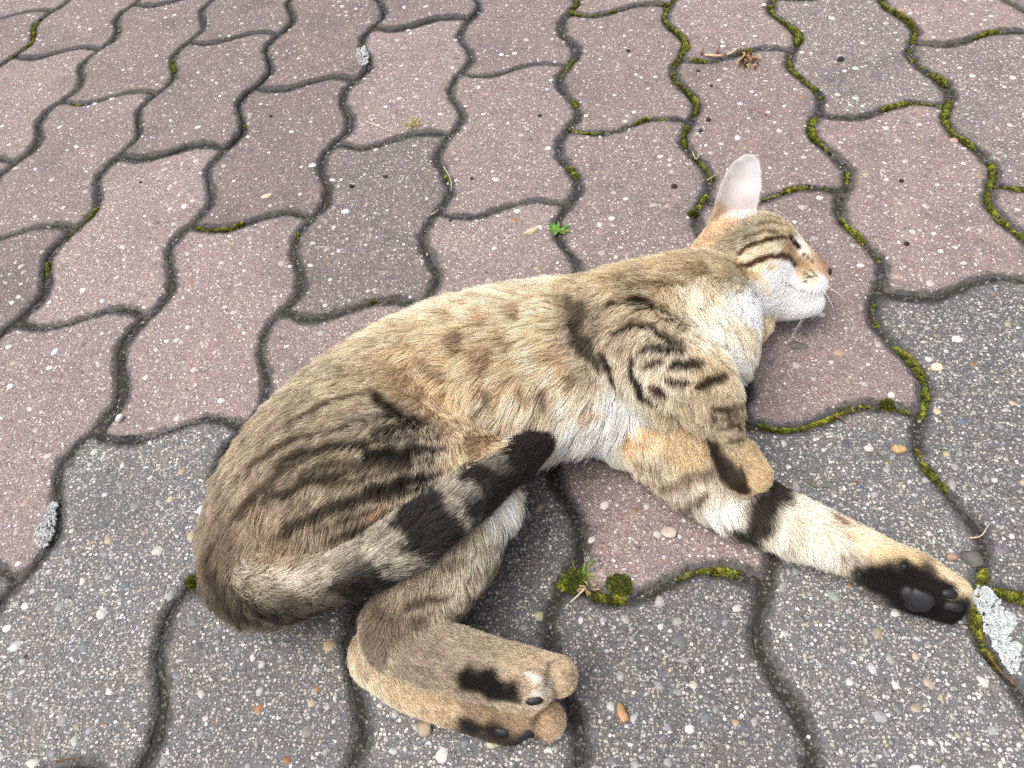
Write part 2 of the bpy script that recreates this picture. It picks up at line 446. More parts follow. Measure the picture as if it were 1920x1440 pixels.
# loose grit lying in the joints
gx_, gs_ = [], []
for i in range(-6, 5):
    t = rng.uniform(-6, 2.4, 420); gx_.append(lat(i + AMP * np.sin(2 * np.pi * t) + rng.normal(0, .013, 420), t))
    for k in range(-6, 3):
        if k % 2 == (i + 1) % 2:
            t = rng.random(46); gx_.append(lat(i + t, k - AMP * np.sin(2 * np.pi * (i + t)) + rng.normal(0, .013, 46)))
gx_ = np.concatenate(gx_)
extra = G(rng.normal(610, 45, 60), rng.normal(590, 5, 60)); extra2 = G(rng.normal(1235, 60, 50), rng.normal(1068, 6, 50)); extra3 = G(rng.normal(250, 40, 30), rng.normal(815, 5, 30))
gx_ = np.concatenate([gx_, extra, extra2, extra3])
V, Fc, C = stones(gx_[:, :2], rng.gamma(2.5, .0004, len(gx_)) + .0008, pick(GREYS, len(gx_), rng) * rng.uniform(.45, 1, (len(gx_), 1)), rng, -.0032, .001)
gme = mesh_from('grit', V, Fc); vcol(gme, 'stone', C)
grit = link('grit', gme, mst.m, pavement); grit['kind'] = 'stuff'

# ------------------------------------------------------------------ the cat: body as one implicit surface (centimetres), meshed once
def P(px, py, z):
    return G(px, py, z / 100.0) * 100.0
def cat_rom(pts, n=5):
    pts = np.asarray(pts, float)
    p = np.concatenate([[2 * pts[0] - pts[1]], pts, [2 * pts[-1] - pts[-2]]])
    out = []
    for i in range(1, len(p) - 2):
        for t in np.linspace(0, 1, n, endpoint=False):
            a, b, c, d = p[i - 1], p[i], p[i + 1], p[i + 2]
            out.append(.5 * (2 * b + (c - a) * t + (2 * a - 5 * b + 4 * c - d) * t * t + (3 * b - a - 3 * c + d) * t ** 3))
    out.append(pts[-1])
    return np.array(out)
class Tube:
    """round tube through points (x,y,z,r); sz squashes it in height about its own axis"""
    def __init__(s, pts, sz=1.0, n=5):
        s.q = cat_rom(pts, n); s.sz = sz
    def __call__(s, X):
        best = np.full(X.shape[:-1], 1e9, np.float32)
        for a, b in zip(s.q[:-1], s.q[1:]):
            A, B = a[:3].copy(), b[:3].copy()
            Xa = X - A.astype(np.float32); ba = (B - A).astype(np.float32)
            Xa = Xa.copy(); Xa[..., 2] /= s.sz; ba = ba.copy(); ba[2] /= s.sz
            t = np.clip((Xa @ ba) / max(ba @ ba, 1e-6), 0, 1)
            d = np.sqrt(((Xa - t[..., None] * ba) ** 2).sum(-1)) - (a[3] + (b[3] - a[3]) * t)
            np.minimum(best, d, out=best)
        return best * min(1, s.sz)
    def box(s):
        r = s.q[:, 3:4]
        return (s.q[:, :3] - r).min(0), (s.q[:, :3] + r).max(0)
class Ell:
    """ellipsoid with axes = rows of R"""
    def __init__(s, c, rad, R=np.eye(3)):
        s.c, s.r, s.R = np.asarray(c, float), np.asarray(rad, float), np.asarray(R, float)
    def __call__(s, X):
        q = (X - s.c.astype(np.float32)) @ s.R.T.astype(np.float32)
        k0 = np.sqrt(((q / s.r.astype(np.float32)) ** 2).sum(-1)); k1 = np.sqrt(((q / (s.r ** 2).astype(np.float32)) ** 2).sum(-1))
        return k0 * (k0 - 1) / np.maximum(k1, 1e-5)
    def box(s):
        m = s.r.max()
        return s.c - m, s.c + m
def smin(a, b, k):
    h = np.clip(.5 + .5 * (b - a) / k, 0, 1)
    return b + (a - b) * h - k * h * (1 - h)

# head frame: the right cheek faces the viewer, so the profile lies across the line of sight
HC = P(1402, 492, 4.3)
HS = CAM * 100 - HC; HD = np.linalg.norm(HS); HS /= HD
HF = CR - HS * (CR @ HS); HF /= np.linalg.norm(HF)
HU = np.cross(HS, HF)
HR = np.stack([HF, HU, HS])
PPC = F_PX / HD
def H(px, py, s=0.0):
    return HC + HF * (px - 1402) / PPC - HU * (py - 492) / PPC + HS * s
def Pt(px, py, z, r): return np.append(P(px, py, z), r)
def Ht(px, py, s, r): return np.append(H(px, py, s), r)

NECK = Tube([Ht(1390, 505, -.3, 3.0), Ht(1345, 548, -.4, 3.2), Pt(1295, 590, 4.5, 3.9), Pt(1220, 635, 4.7, 4.5)])
TORSO = Tube([Pt(1265, 630, 4.5, 4.3), Pt(1185, 652, 4.7, 4.95), Pt(1090, 672, 4.9, 5.25), Pt(985, 691, 5.0, 5.45), Pt(880, 726, 5.0, 5.75),
              Pt(775, 775, 5.0, 5.8), Pt(672, 850, 5.0, 5.75), Pt(592, 925, 4.8, 5.2), Pt(540, 995, 4.5, 4.4), Pt(512, 1045, 4.2, 3.5)], sz=.84, n=4)
hd_ = P(880, 880, 6.4) - P(560, 965, 6.4); hd_ /= np.linalg.norm(hd_)
HAUNCH = Ell(P(690, 915, 6.4), (6.2, 5.0, 4.3), np.stack([hd_, np.cross([0, 0, 1.], hd_), [0, 0, 1.]]))
THIGH = Tube([Pt(620, 930, 6.2, 4.1), Pt(750, 890, 6.9, 3.9), Pt(860, 915, 6.8, 2.9)])
SHANK = Tube([Pt(860, 925, 6.5, 2.8), Pt(815, 1050, 5.4, 2.4), Pt(757, 1160, 4.6, 1.7), Pt(745, 1190, 4.3, 1.6)])
FOOT_R = Tube([Pt(736, 1188, 4.2, 1.5), Pt(798, 1218, 4.2, 1.58), Pt(888, 1248, 4.0, 1.5), Pt(962, 1266, 3.8, 1.35), Pt(1000, 1276, 3.6, 1.05)])
THIGH_L = Tube([Pt(700, 960, 3.2, 3.1), Pt(840, 1000, 3.0, 2.6), Pt(855, 1050, 2.8, 2.2), Pt(770, 1160, 2.2, 1.9), Pt(715, 1225, 1.9, 1.5)])
FOOT_L = Tube([Pt(708, 1238, 1.8, 1.25), Pt(765, 1280, 1.7, 1.25), Pt(850, 1312, 1.6, 1.25), Pt(925, 1334, 1.5, 1.2), Pt(965, 1345, 1.4, .9)])
ARM_R = Tube([Pt(1155, 610, 7.0, 2.9), Pt(1240, 685, 7.2, 2.7), Pt(1312, 732, 6.9, 1.85), Pt(1349, 788, 6.3, 1.08), Pt(1368, 836, 5.7, .92), Pt(1382, 864, 5.3, .85)])
ARM_L = Tube([Pt(1125, 748, 3.0, 2.2), Pt(1210, 808, 2.7, 2.05), Pt(1300, 884, 2.4, 1.9), Pt(1400, 945, 2.1, 1.65), Pt(1500, 990, 1.8, 1.45), Pt(1600, 1031, 1.6, 1.25),
              Pt(1660, 1065, 1.6, 1.35), Pt(1710, 1090, 1.6, 1.5), Pt(1755, 1110, 1.5, 1.2)])
ELBOW_L = Tube([Pt(1170, 795, 2.6, 2.1), Pt(1250, 808, 2.9, 2.2), Pt(1320, 868, 2.6, 1.9)])
SKULL = Ell(H(1396, 490, -.2), (3.3, 3.2, 3.4), HR)
BROW = Tube([Ht(1430, 466, .3, 1.95), Ht(1468, 484, .1, 1.4), Ht(1498, 497, 0, .95), Ht(1526, 509, -.1, .58)])
MUZZLE = Ell(H(1493, 528, .15), (1.45, 1.12, 1.35), HR)
UPLIP = Tube([Ht(1466, 521, .7, 1.1), Ht(1497, 527, .7, .9), Ht(1518, 529, .3, .62)])
CHIN = Tube([Ht(1445, 545, .2, 1.75), Ht(1483, 558, .1, 1.2), Ht(1510, 561, 0, .85)])
CHEEK = Ell(H(1422, 525, .9), (2.1, 1.9, 1.9), HR)
RUFF = Tube([Ht(1385, 545, 0, 2.5), Ht(1362, 590, -.6, 2.4), Pt(1312, 645, 4.6, 2.7)])
CHIN_UNDER = Tube([Pt(1395, 622, 2.0, 1.2), Pt(1430, 608, 2.0, .65)])
# ear: a cupped sheet, the hollow open towards the viewer
def ear_sd(X):
    q = (X - HC.astype(np.float32)) @ HR.T.astype(np.float32)
    ax = cat_rom([((x - 1402) / PPC, -(y - 492) / PPC, s0, r) for x, y, s0, r in ((1368, 446, .7, 1.6), (1374, 415, .8, 1.42), (1382, 375, .7, 1.38), (1389, 345, .55, 1.2), (1395, 325, .45, .78))], 5)
    best = np.full(q.shape[:-1], 1e9, np.float32); side = np.zeros_like(best); s0 = np.zeros_like(best)
    for a, b in zip(ax[:-1], ax[1:]):
        ba = b[:2] - a[:2]; w = q[..., :2] - a[:2].astype(np.float32)
        t = np.clip((w @ ba.astype(np.float32)) / (ba @ ba), 0, 1)
        e = w - t[..., None] * ba.astype(np.float32)
        dist = np.sqrt((e ** 2).sum(-1)); d = dist - (a[3] + (b[3] - a[3]) * t)
        m = d < best
        best = np.where(m, d, best); side = np.where(m, dist, side); s0 = np.where(m, a[2] + (b[2] - a[2]) * t, s0)
    sheet = np.abs(q[..., 2] - (s0 - .75 + .42 * side ** 2)) - .2
    k = .15; h = np.clip(.5 - .5 * (best - sheet) / k, 0, 1)
    return best + (sheet - best) * h + k * h * (1 - h)
PARTS = [  # (name, sdf, blend with what came before)
    ('torso', TORSO, 0), ('haunch', HAUNCH, 1.2), ('thigh', THIGH, 1.0), ('arm_l', ARM_L, .5), ('elbow_l', ELBOW_L, .8), ('neck', NECK, 1.6),
    ('thigh_l', THIGH_L, .5), ('foot_l', FOOT_L, .6), ('shank', SHANK, .8), ('foot_r', FOOT_R, .7), ('arm_r', ARM_R, 1.0),
    ('skull', SKULL, 1.0), ('ruff', RUFF, 1.2), ('cheek', CHEEK, .8), ('brow', BROW, .9), ('chin', CHIN, .6), ('muzzle', MUZZLE, .5), ('uplip', UPLIP, .4), ('chin_under', CHIN_UNDER, .6),
]
TOES = []
def toe(a, b, k=.13):
    TOES.append((Tube([a, b], n=2), k))
# right fore paw
toe(Pt(1360, 848, 5.9, .70), Pt(1374, 890, 5.6, .72), .05); toe(Pt(1390, 848, 5.6, .78), Pt(1416, 892, 5.2, .84), .05); toe(Pt(1376, 876, 4.9, .55), Pt(1396, 908, 4.7, .6))
# right hind paw
toe(Pt(960, 1248, 3.9, 1.0), Pt(1044, 1268, 3.6, .92)); toe(Pt(950, 1272, 4.3, .95), Pt(1003, 1290, 4.1, .86)); toe(Pt(950, 1300, 3.2, .7), Pt(990, 1308, 3.0, .7))
# left hind paw
toe(Pt(975, 1338, 1.7, .9), Pt(1024, 1350, 1.6, .9)); toe(Pt(935, 1348, 1.9, .8), Pt(964, 1358, 1.8, .76)); toe(Pt(920, 1360, 1.0, .7), Pt(955, 1370, .9, .65))
# left fore paw, sole turned up
toe(Pt(1745, 1085, 1.7, .82), Pt(1792, 1108, 1.6, .66)); toe(Pt(1740, 1104, 1.8, .88), Pt(1790, 1126, 1.7, .72)); toe(Pt(1722, 1118, 1.3, .82), Pt(1776, 1142, 1.2, .68))

VOX = .17
LO = np.array([-30., -67., -.4]); HI = np.array([25., -14., 13.8])
N = np.ceil((HI - LO) / VOX).astype(int) + 1
gx, gy, gz = [LO[i] + VOX * np.arange(N[i]) for i in range(3)]
SD = np.full(N, 9.0, np.float32)
def stamp(sd, k, box):
    lo, hi = box
    a = np.clip(np.floor((lo - 1.6 - LO) / VOX).astype(int), 0, N - 1); b = np.clip(np.ceil((hi + 1.6 - LO) / VOX).astype(int) + 1, 1, N)
    X = np.stack(np.meshgrid(gx[a[0]:b[0]], gy[a[1]:b[1]], gz[a[2]:b[2]], indexing='ij'), -1).astype(np.float32)
    sub = SD[a[0]:b[0], a[1]:b[1], a[2]:b[2]]
    d = sd(X)
    sub[...] = smin(sub, d, k) if k > 0 else np.minimum(sub, d)
def ray_hit(px, py):
    """first surface point of the grid field along the pixel's ray (cm)"""
    d = ray(px, py); C = CAM * 100
    t = (14.0 - C[2]) / d[2]
    while True:
        p = C + d * t
        i = np.floor((p - LO) / VOX).astype(int)
        if p[2] < 0 or np.any(i < 0) or np.any(i >= N - 1): 
            if p[2] < 0.05: return p
            t += .1; continue
        v = SD[i[0], i[1], i[2]]
        if v < .03: return p
        t += min(max(v * .6, .03), .5)
for nm, sd, k in PARTS: stamp(sd, k, sd.box())
# skin folds: in front of the thigh, behind the shoulder, along the armpit and the throat
def fold(px, r0, k, depth=.1):
    q = np.array([np.append(ray_hit(x, y) - ray(x, y) * (-depth), r_) for (x, y), r_ in zip(px, r0)])
    t = Tube(q, n=3); lo, hi = t.box()
    a = np.clip(np.floor((lo - 1.5 - LO) / VOX).astype(int), 0, N - 1); b = np.clip(np.ceil((hi + 1.5 - LO) / VOX).astype(int) + 1, 1, N)
    X = np.stack(np.meshgrid(gx[a[0]:b[0]], gy[a[1]:b[1]], gz[a[2]:b[2]], indexing='ij'), -1).astype(np.float32)
    sub = SD[a[0]:b[0], a[1]:b[1], a[2]:b[2]]
    sub[...] = -smin(-sub, t(X), k)
fold([(735, 668), (790, 705), (845, 765), (885, 825), (905, 880)], [.15, .4, .5, .5, .4], .9, -.1)
fold([(1062, 560), (1078, 610), (1105, 665), (1140, 725), (1180, 765)], [.1, .3, .4, .45, .4], .9, -.1)
fold([(1250, 765), (1290, 790), (1310, 830)], [.3, .4, .3], .5, 0)
fold([(1330, 480), (1350, 530), (1375, 580)], [.1, .25, .2], .8, -.1)
# tail: laid on whatever is under it
tail_px = [(500, 1070, 1.5), (530, 1100, 1.45), (600, 1100, 1.32), (675, 1068, 1.28), (745, 1030, 1.25), (815, 983, 1.22), (870, 935, 1.16), (925, 886, 1.08), (982, 850, .95), (1020, 828, .72)]
tp = []
for i, (x, y, r) in enumerate(tail_px):
    hpt = ray_hit(x, y)
    lift = r * (-.5 if i == 0 else .25 if i == 1 else .8)
    tp.append(np.append(hpt + ray(x, y) * -lift, r))
tp = np.array(tp)
for _ in range(3):
    tp[2:-1, :3] = .25 * tp[1:-2, :3] + .5 * tp[2:-1, :3] + .25 * tp[3:, :3]
tp[-1, :3] = tp[-2, :3] + (tp[-2, :3] - tp[-3, :3]) * .75
ROOT = Tube(tp[:3]); stamp(ROOT, 1.2, ROOT.box())
TAIL = Tube(tp[1:])
stamp(TAIL, .25, TAIL.box())
for t_, k in TOES: stamp(t_, k, t_.box())
stamp(ear_sd, .35, (H(1370, 380, .5) - 4.5, H(1370, 380, .5) + 4.5))
# folds: mouth line and flank crease
zz = np.maximum(SD, (-(gz - .12))[None, None, :].astype(np.float32))        # flat where it lies on the paving
SD[...] = zz

def surface_nets(V, lo, h):
    s = V < 0
    nx, ny, nz = V.shape
    c = np.zeros((nx - 1, ny - 1, nz - 1), np.uint8)
    for dx in (0, 1):
        for dy in (0, 1):
            for dz in (0, 1):
                c += s[dx:nx - 1 + dx, dy:ny - 1 + dy, dz:nz - 1 + dz]
    idx = np.argwhere((c > 0) & (c < 8))
    vid = np.full(c.shape, -1, np.int32); vid[tuple(idx.T)] = np.arange(len(idx))
    acc = np.zeros((len(idx), 3)); cnt = np.zeros(len(idx))
    for ax in range(3):
        for u in (0, 1):
            for v in (0, 1):
                o = np.zeros(3, int); o[(ax + 1) % 3] = u; o[(ax + 2) % 3] = v
                e = np.zeros(3, int); e[ax] = 1
                a = V[tuple((idx + o).T)]; b = V[tuple((idx + o + e).T)]
                m = (a < 0) != (b < 0)
                t = np.where(m, a / np.where(m, a - b, 1), 0)
                pt = (o + e * t[:, None])
                acc += pt * m[:, None]; cnt += m
    verts = lo + h * (idx + acc / cnt[:, None])
    faces = []
    for ax in range(3):
        sl0 = [slice(1, -1)] * 3; sl1 = [slice(1, -1)] * 3
        sl0[ax] = slice(0, -1); sl1[ax] = slice(1, None)
        a = s[tuple(sl0)]; b = s[tuple(sl1)]
        e = np.argwhere(a != b)
        off = np.ones(3, int); off[ax] = 0
        e = e + off
        flip = s[tuple(e.T)]
        u = np.zeros(3, int); v = np.zeros(3, int); u[(ax + 1) % 3] = 1; v[(ax + 2) % 3] = 1
        q = np.stack([vid[tuple((e - u - v).T)], vid[tuple((e - v).T)], vid[tuple(e.T)], vid[tuple((e - u).T)]], 1)
        q[~flip] = q[~flip][:, ::-1]
        faces.append(q)
    return verts, np.concatenate(faces)
BV, BF = surface_nets(SD, LO, VOX)
def smooth_mesh(V, Fq, it=4, lam=.5):
    e = np.concatenate([Fq[:, [0, 1]], Fq[:, [1, 2]], Fq[:, [2, 3]], Fq[:, [3, 0]]])
    cnt = np.bincount(e[:, 0], minlength=len(V)) + np.bincount(e[:, 1], minlength=len(V))
    for i in range(it):
        for l in (lam, -.52 * lam / .5 * .98):
            s = np.zeros_like(V)
            for k in range(3):
                s[:, k] = np.bincount(e[:, 0], V[e[:, 1], k], len(V)) + np.bincount(e[:, 1], V[e[:, 0], k], len(V))
            V = V + l * (s / cnt[:, None] - V)
    return V
BV = smooth_mesh(BV, BF)
body_me = mesh_from('cat', BV / 100.0, BF)
print('cat mesh', len(BV), 'verts', round(time.time() - T0, 1), 's')

# ------------------------------------------------------------------ the cat: coat colours, lie of the hair, fur
bvh = BVHTree.FromPolygons((BV / 100.0).tolist(), BF.tolist())
kd = kdtree.KDTree(len(BV))
for i, v in enumerate(BV): kd.insert(v, i)
kd.balance()
# vertex normals
def vnormals(V, Fq):
    fn = np.cross(V[Fq[:, 2]] - V[Fq[:, 0]], V[Fq[:, 3]] - V[Fq[:, 1]])
    n = np.zeros_like(V)
    for k in range(4):
        for c in range(3): n[:, c] += np.bincount(Fq[:, k], fn[:, c], len(V))
    return n / np.maximum(np.linalg.norm(n, axis=1, keepdims=True), 1e-9)
VN = vnormals(BV, BF)
if (VN[:, 2] * (BV[:, 2] - 4)).mean() < 0: VN = -VN
# which limb a vertex belongs to
X32 = BV.astype(np.float32)
FARM_R = Tube(ARM_R.q[14:], n=2)
GROUPS = [('body', [TORSO, HAUNCH, THIGH, NECK, SKULL, CHEEK, BROW, CHIN, MUZZLE, RUFF, UPLIP, CHIN_UNDER, Tube(ARM_R.q[:15], n=2)]), ('shank', [SHANK]), ('tail', [TAIL, ROOT]), ('arm_r', [FARM_R] + [t for t, _ in TOES[0:3]]),
          ('arm_l', [ARM_L, ELBOW_L] + [t for t, _ in TOES[9:12]]), ('foot_r', [FOOT_R] + [t for t, _ in TOES[3:6]]), ('foot_l', [FOOT_L, THIGH_L] + [t for t, _ in TOES[6:9]]), ('ear', [ear_sd])]
gd = np.stack([np.min([f(X32) for f in fs], 0) for _, fs in GROUPS], 1)
gd[:, 2] += .15
GI = gd.argmin(1)
GN = [g for g, _ in GROUPS]
def hit(px, py):
    d = ray(px, py)
    loc, nr, idx, dist = bvh.ray_cast(Vector(CAM), Vector(d))
    if loc is None:
        # just off the outline: closest surface point to the ray
        c, d3 = CAM * 100, d
        w = BV - c; t = w @ d3; dd = ((w - t[:, None] * d3) ** 2).sum(1)
        j = int(np.argmin(dd + 1e-3 * t))
        return BV[j], j
    p = np.array(loc) * 100
    return p, kd.find(p)[1]
# --- coat: photo position, colour
COAT = """
400 950 130 114 92|450 880 138 121 97|520 800 139 123 99|600 720 152 137 110|700 640 186 166 132|780 590 206 188 154|900 560 210 193 160|1000 550 204 186 152|1050 560 168 148 114|1150 520 164 141 106|1250 490 168 144 108|1300 450 200 168 122
520 900 135 119 97|600 850 147 132 108|700 800 154 140 117|780 840 160 146 125|700 900 144 128 105|600 960 136 119 95|480 1000 138 119 93|520 1040 138 114 84|430 1060 112 97 79|760 900 154 138 117|820 960 139 121 99|860 700 190 165 128
800 740 192 160 118|850 800 196 164 124|880 850 194 164 126|760 700 176 150 112|660 740 161 143 112|560 850 138 123 99|640 790 152 136 108
900 620 200 176 138|980 640 208 184 146|850 680 192 168 130|950 720 204 176 138|1000 760 208 184 150|900 800 198 172 138|950 820 204 180 150|1050 700 208 184 150|1050 760 214 195 166|1100 800 228 216 196|1040 850 230 221 205|1150 780 232 222 206|1200 780 228 218 200|820 620 200 178 142|1000 600 204 182 146|930 680 200 174 136
1100 600 138 122 102|1150 560 172 152 117|1200 560 174 152 117|1250 560 188 163 124|1300 580 218 198 164|1330 640 231 216 188|1370 680 235 223 201|1250 640 194 176 146|1200 650 178 161 133|1150 650 152 134 110|1250 700 198 182 154|1330 720 178 155 121|1200 510 166 144 110|1090 640 150 132 108|1180 720 205 190 162|1290 620 212 194 162|1350 600 222 208 180
1340 780 146 130 105|1360 830 138 122 96|1390 870 160 136 98|1420 900 176 146 102|1330 760 156 138 110|1400 905 176 146 102|1350 870 110 94 72
1180 830 194 162 116|1260 810 192 164 122|1300 850 184 158 116|1220 880 174 159 134|1320 930 190 177 155|1350 970 210 203 188|1480 950 212 201 180|1480 1010 208 198 178|1560 1030 206 195 172|1640 1020 219 200 160|1700 1050 205 176 126|1780 1085 208 184 140|1800 1105 206 182 140|1600 1060 194 180 155|1540 980 208 197 174|1150 850 214 200 176|1250 780 196 176 140|1660 1040 206 182 138
1650 1080 70 64 60|1680 1095 30 27 26|1720 1100 28 25 24|1700 1135 26 24 24|1760 1130 26 24 24|1770 1150 28 25 24|1740 1150 26 24 23|1735 1078 60 50 40|1640 1098 120 112 104
780 1120 174 149 109|850 1150 190 164 122|800 1180 172 150 115|880 1220 174 152 114|1000 1240 195 162 112|1060 1270 200 165 112|860 1280 167 142 107|1000 1275 186 152 104|720 1160 150 126 95|940 1230 180 154 112|790 1230 164 142 108|1020 1290 206 186 152|1050 1300 194 160 108|700 1180 142 118 88
900 1030 210 190 156|930 970 226 210 182|860 1110 208 184 144|900 1080 202 172 130|950 950 224 210 184|880 990 196 170 130
680 1260 210 183 134|760 1310 210 177 122|850 1340 194 159 108|950 1340 168 132 84|1030 1360 196 155 98|700 1290 214 188 140|800 1320 206 170 116|900 1340 178 140 92|985 1355 176 138 86|930 1372 40 34 30|880 1366 70 56 44|985 1385 44 38 34
1440 410 150 137 108|1480 430 168 149 115|1400 440 148 138 114|1350 460 150 133 104|1503 462 220 211 192|1480 468 154 128 92|1450 466 210 196 166|1420 472 204 184 149|1480 505 244 241 235|1450 520 245 243 239|1500 560 247 246 244|1530 570 247 246 244|1440 560 246 245 243|1400 600 240 241 242|1420 500 228 208 174|1530 495 166 136 102|1545 500 150 118 90|1510 508 192 166 130|1525 525 212 198 174|1540 532 246 243 238|1380 540 210 193 160|1350 520 172 152 115|1330 450 178 148 106|1440 618 194 168 128|1370 575 230 224 210|1400 565 241 239 233|1475 545 246 244 240|1462 440 164 146 112|1500 500 178 148 106|1340 560 204 184 148|1310 500 172 148 110|1380 500 186 162 122|1380 620 214 198 166|1400 630 190 168 130
480 1090 164 152 129|560 1075 180 170 150|620 1060 178 166 144|560 1130 96 84 68|480 1140 84 72 58|640 1110 92 80 66|440 1120 96 84 68|600 1150 70 60 48
""".replace('\n', '|').split('|')
COAT = [tuple(float(x) for x in c.split()) for c in COAT if c.strip()]
EAR = [(1385, 330, 214, 204, 202), (1375, 370, 214, 200, 197), (1385, 400, 206, 192, 186), (1400, 350, 218, 210, 208), (1348, 400, 190, 160, 128), (1345, 425, 184, 146, 104), (1395, 315, 206, 203, 203), (1360, 360, 196, 186, 182)]
pts, cols, grp = [], [], []
for x, y, r_, g_, b_ in COAT + EAR:
    p, j = hit(x, y)
    pts.append(p); cols.append((r_, g_, b_)); grp.append(GI[j])
pts, cols, grp = np.array(pts), lin(np.array(cols)), np.array(grp)
def shepard(V, gv, pts, vals, grp, eps=.35, pw=2.2):
    out = np.zeros((len(V), vals.shape[1]))
    for g in range(len(GN)):
        m = np.where(gv == g)[0]
        a = np.where(grp == g)[0]
        if len(a) < 2: a = np.arange(len(pts))
        for s in range(0, len(m), 20000):
            mm_ = m[s:s + 20000]
            d2 = ((V[mm_][:, None, :] - pts[a][None]) ** 2).sum(-1)
            w = 1 / (d2 + eps ** 2) ** pw
            out[mm_] = (w @ vals[a]) / w.sum(1, keepdims=True)
    return out
CV = shepard(BV, GI, pts, cols, grp)
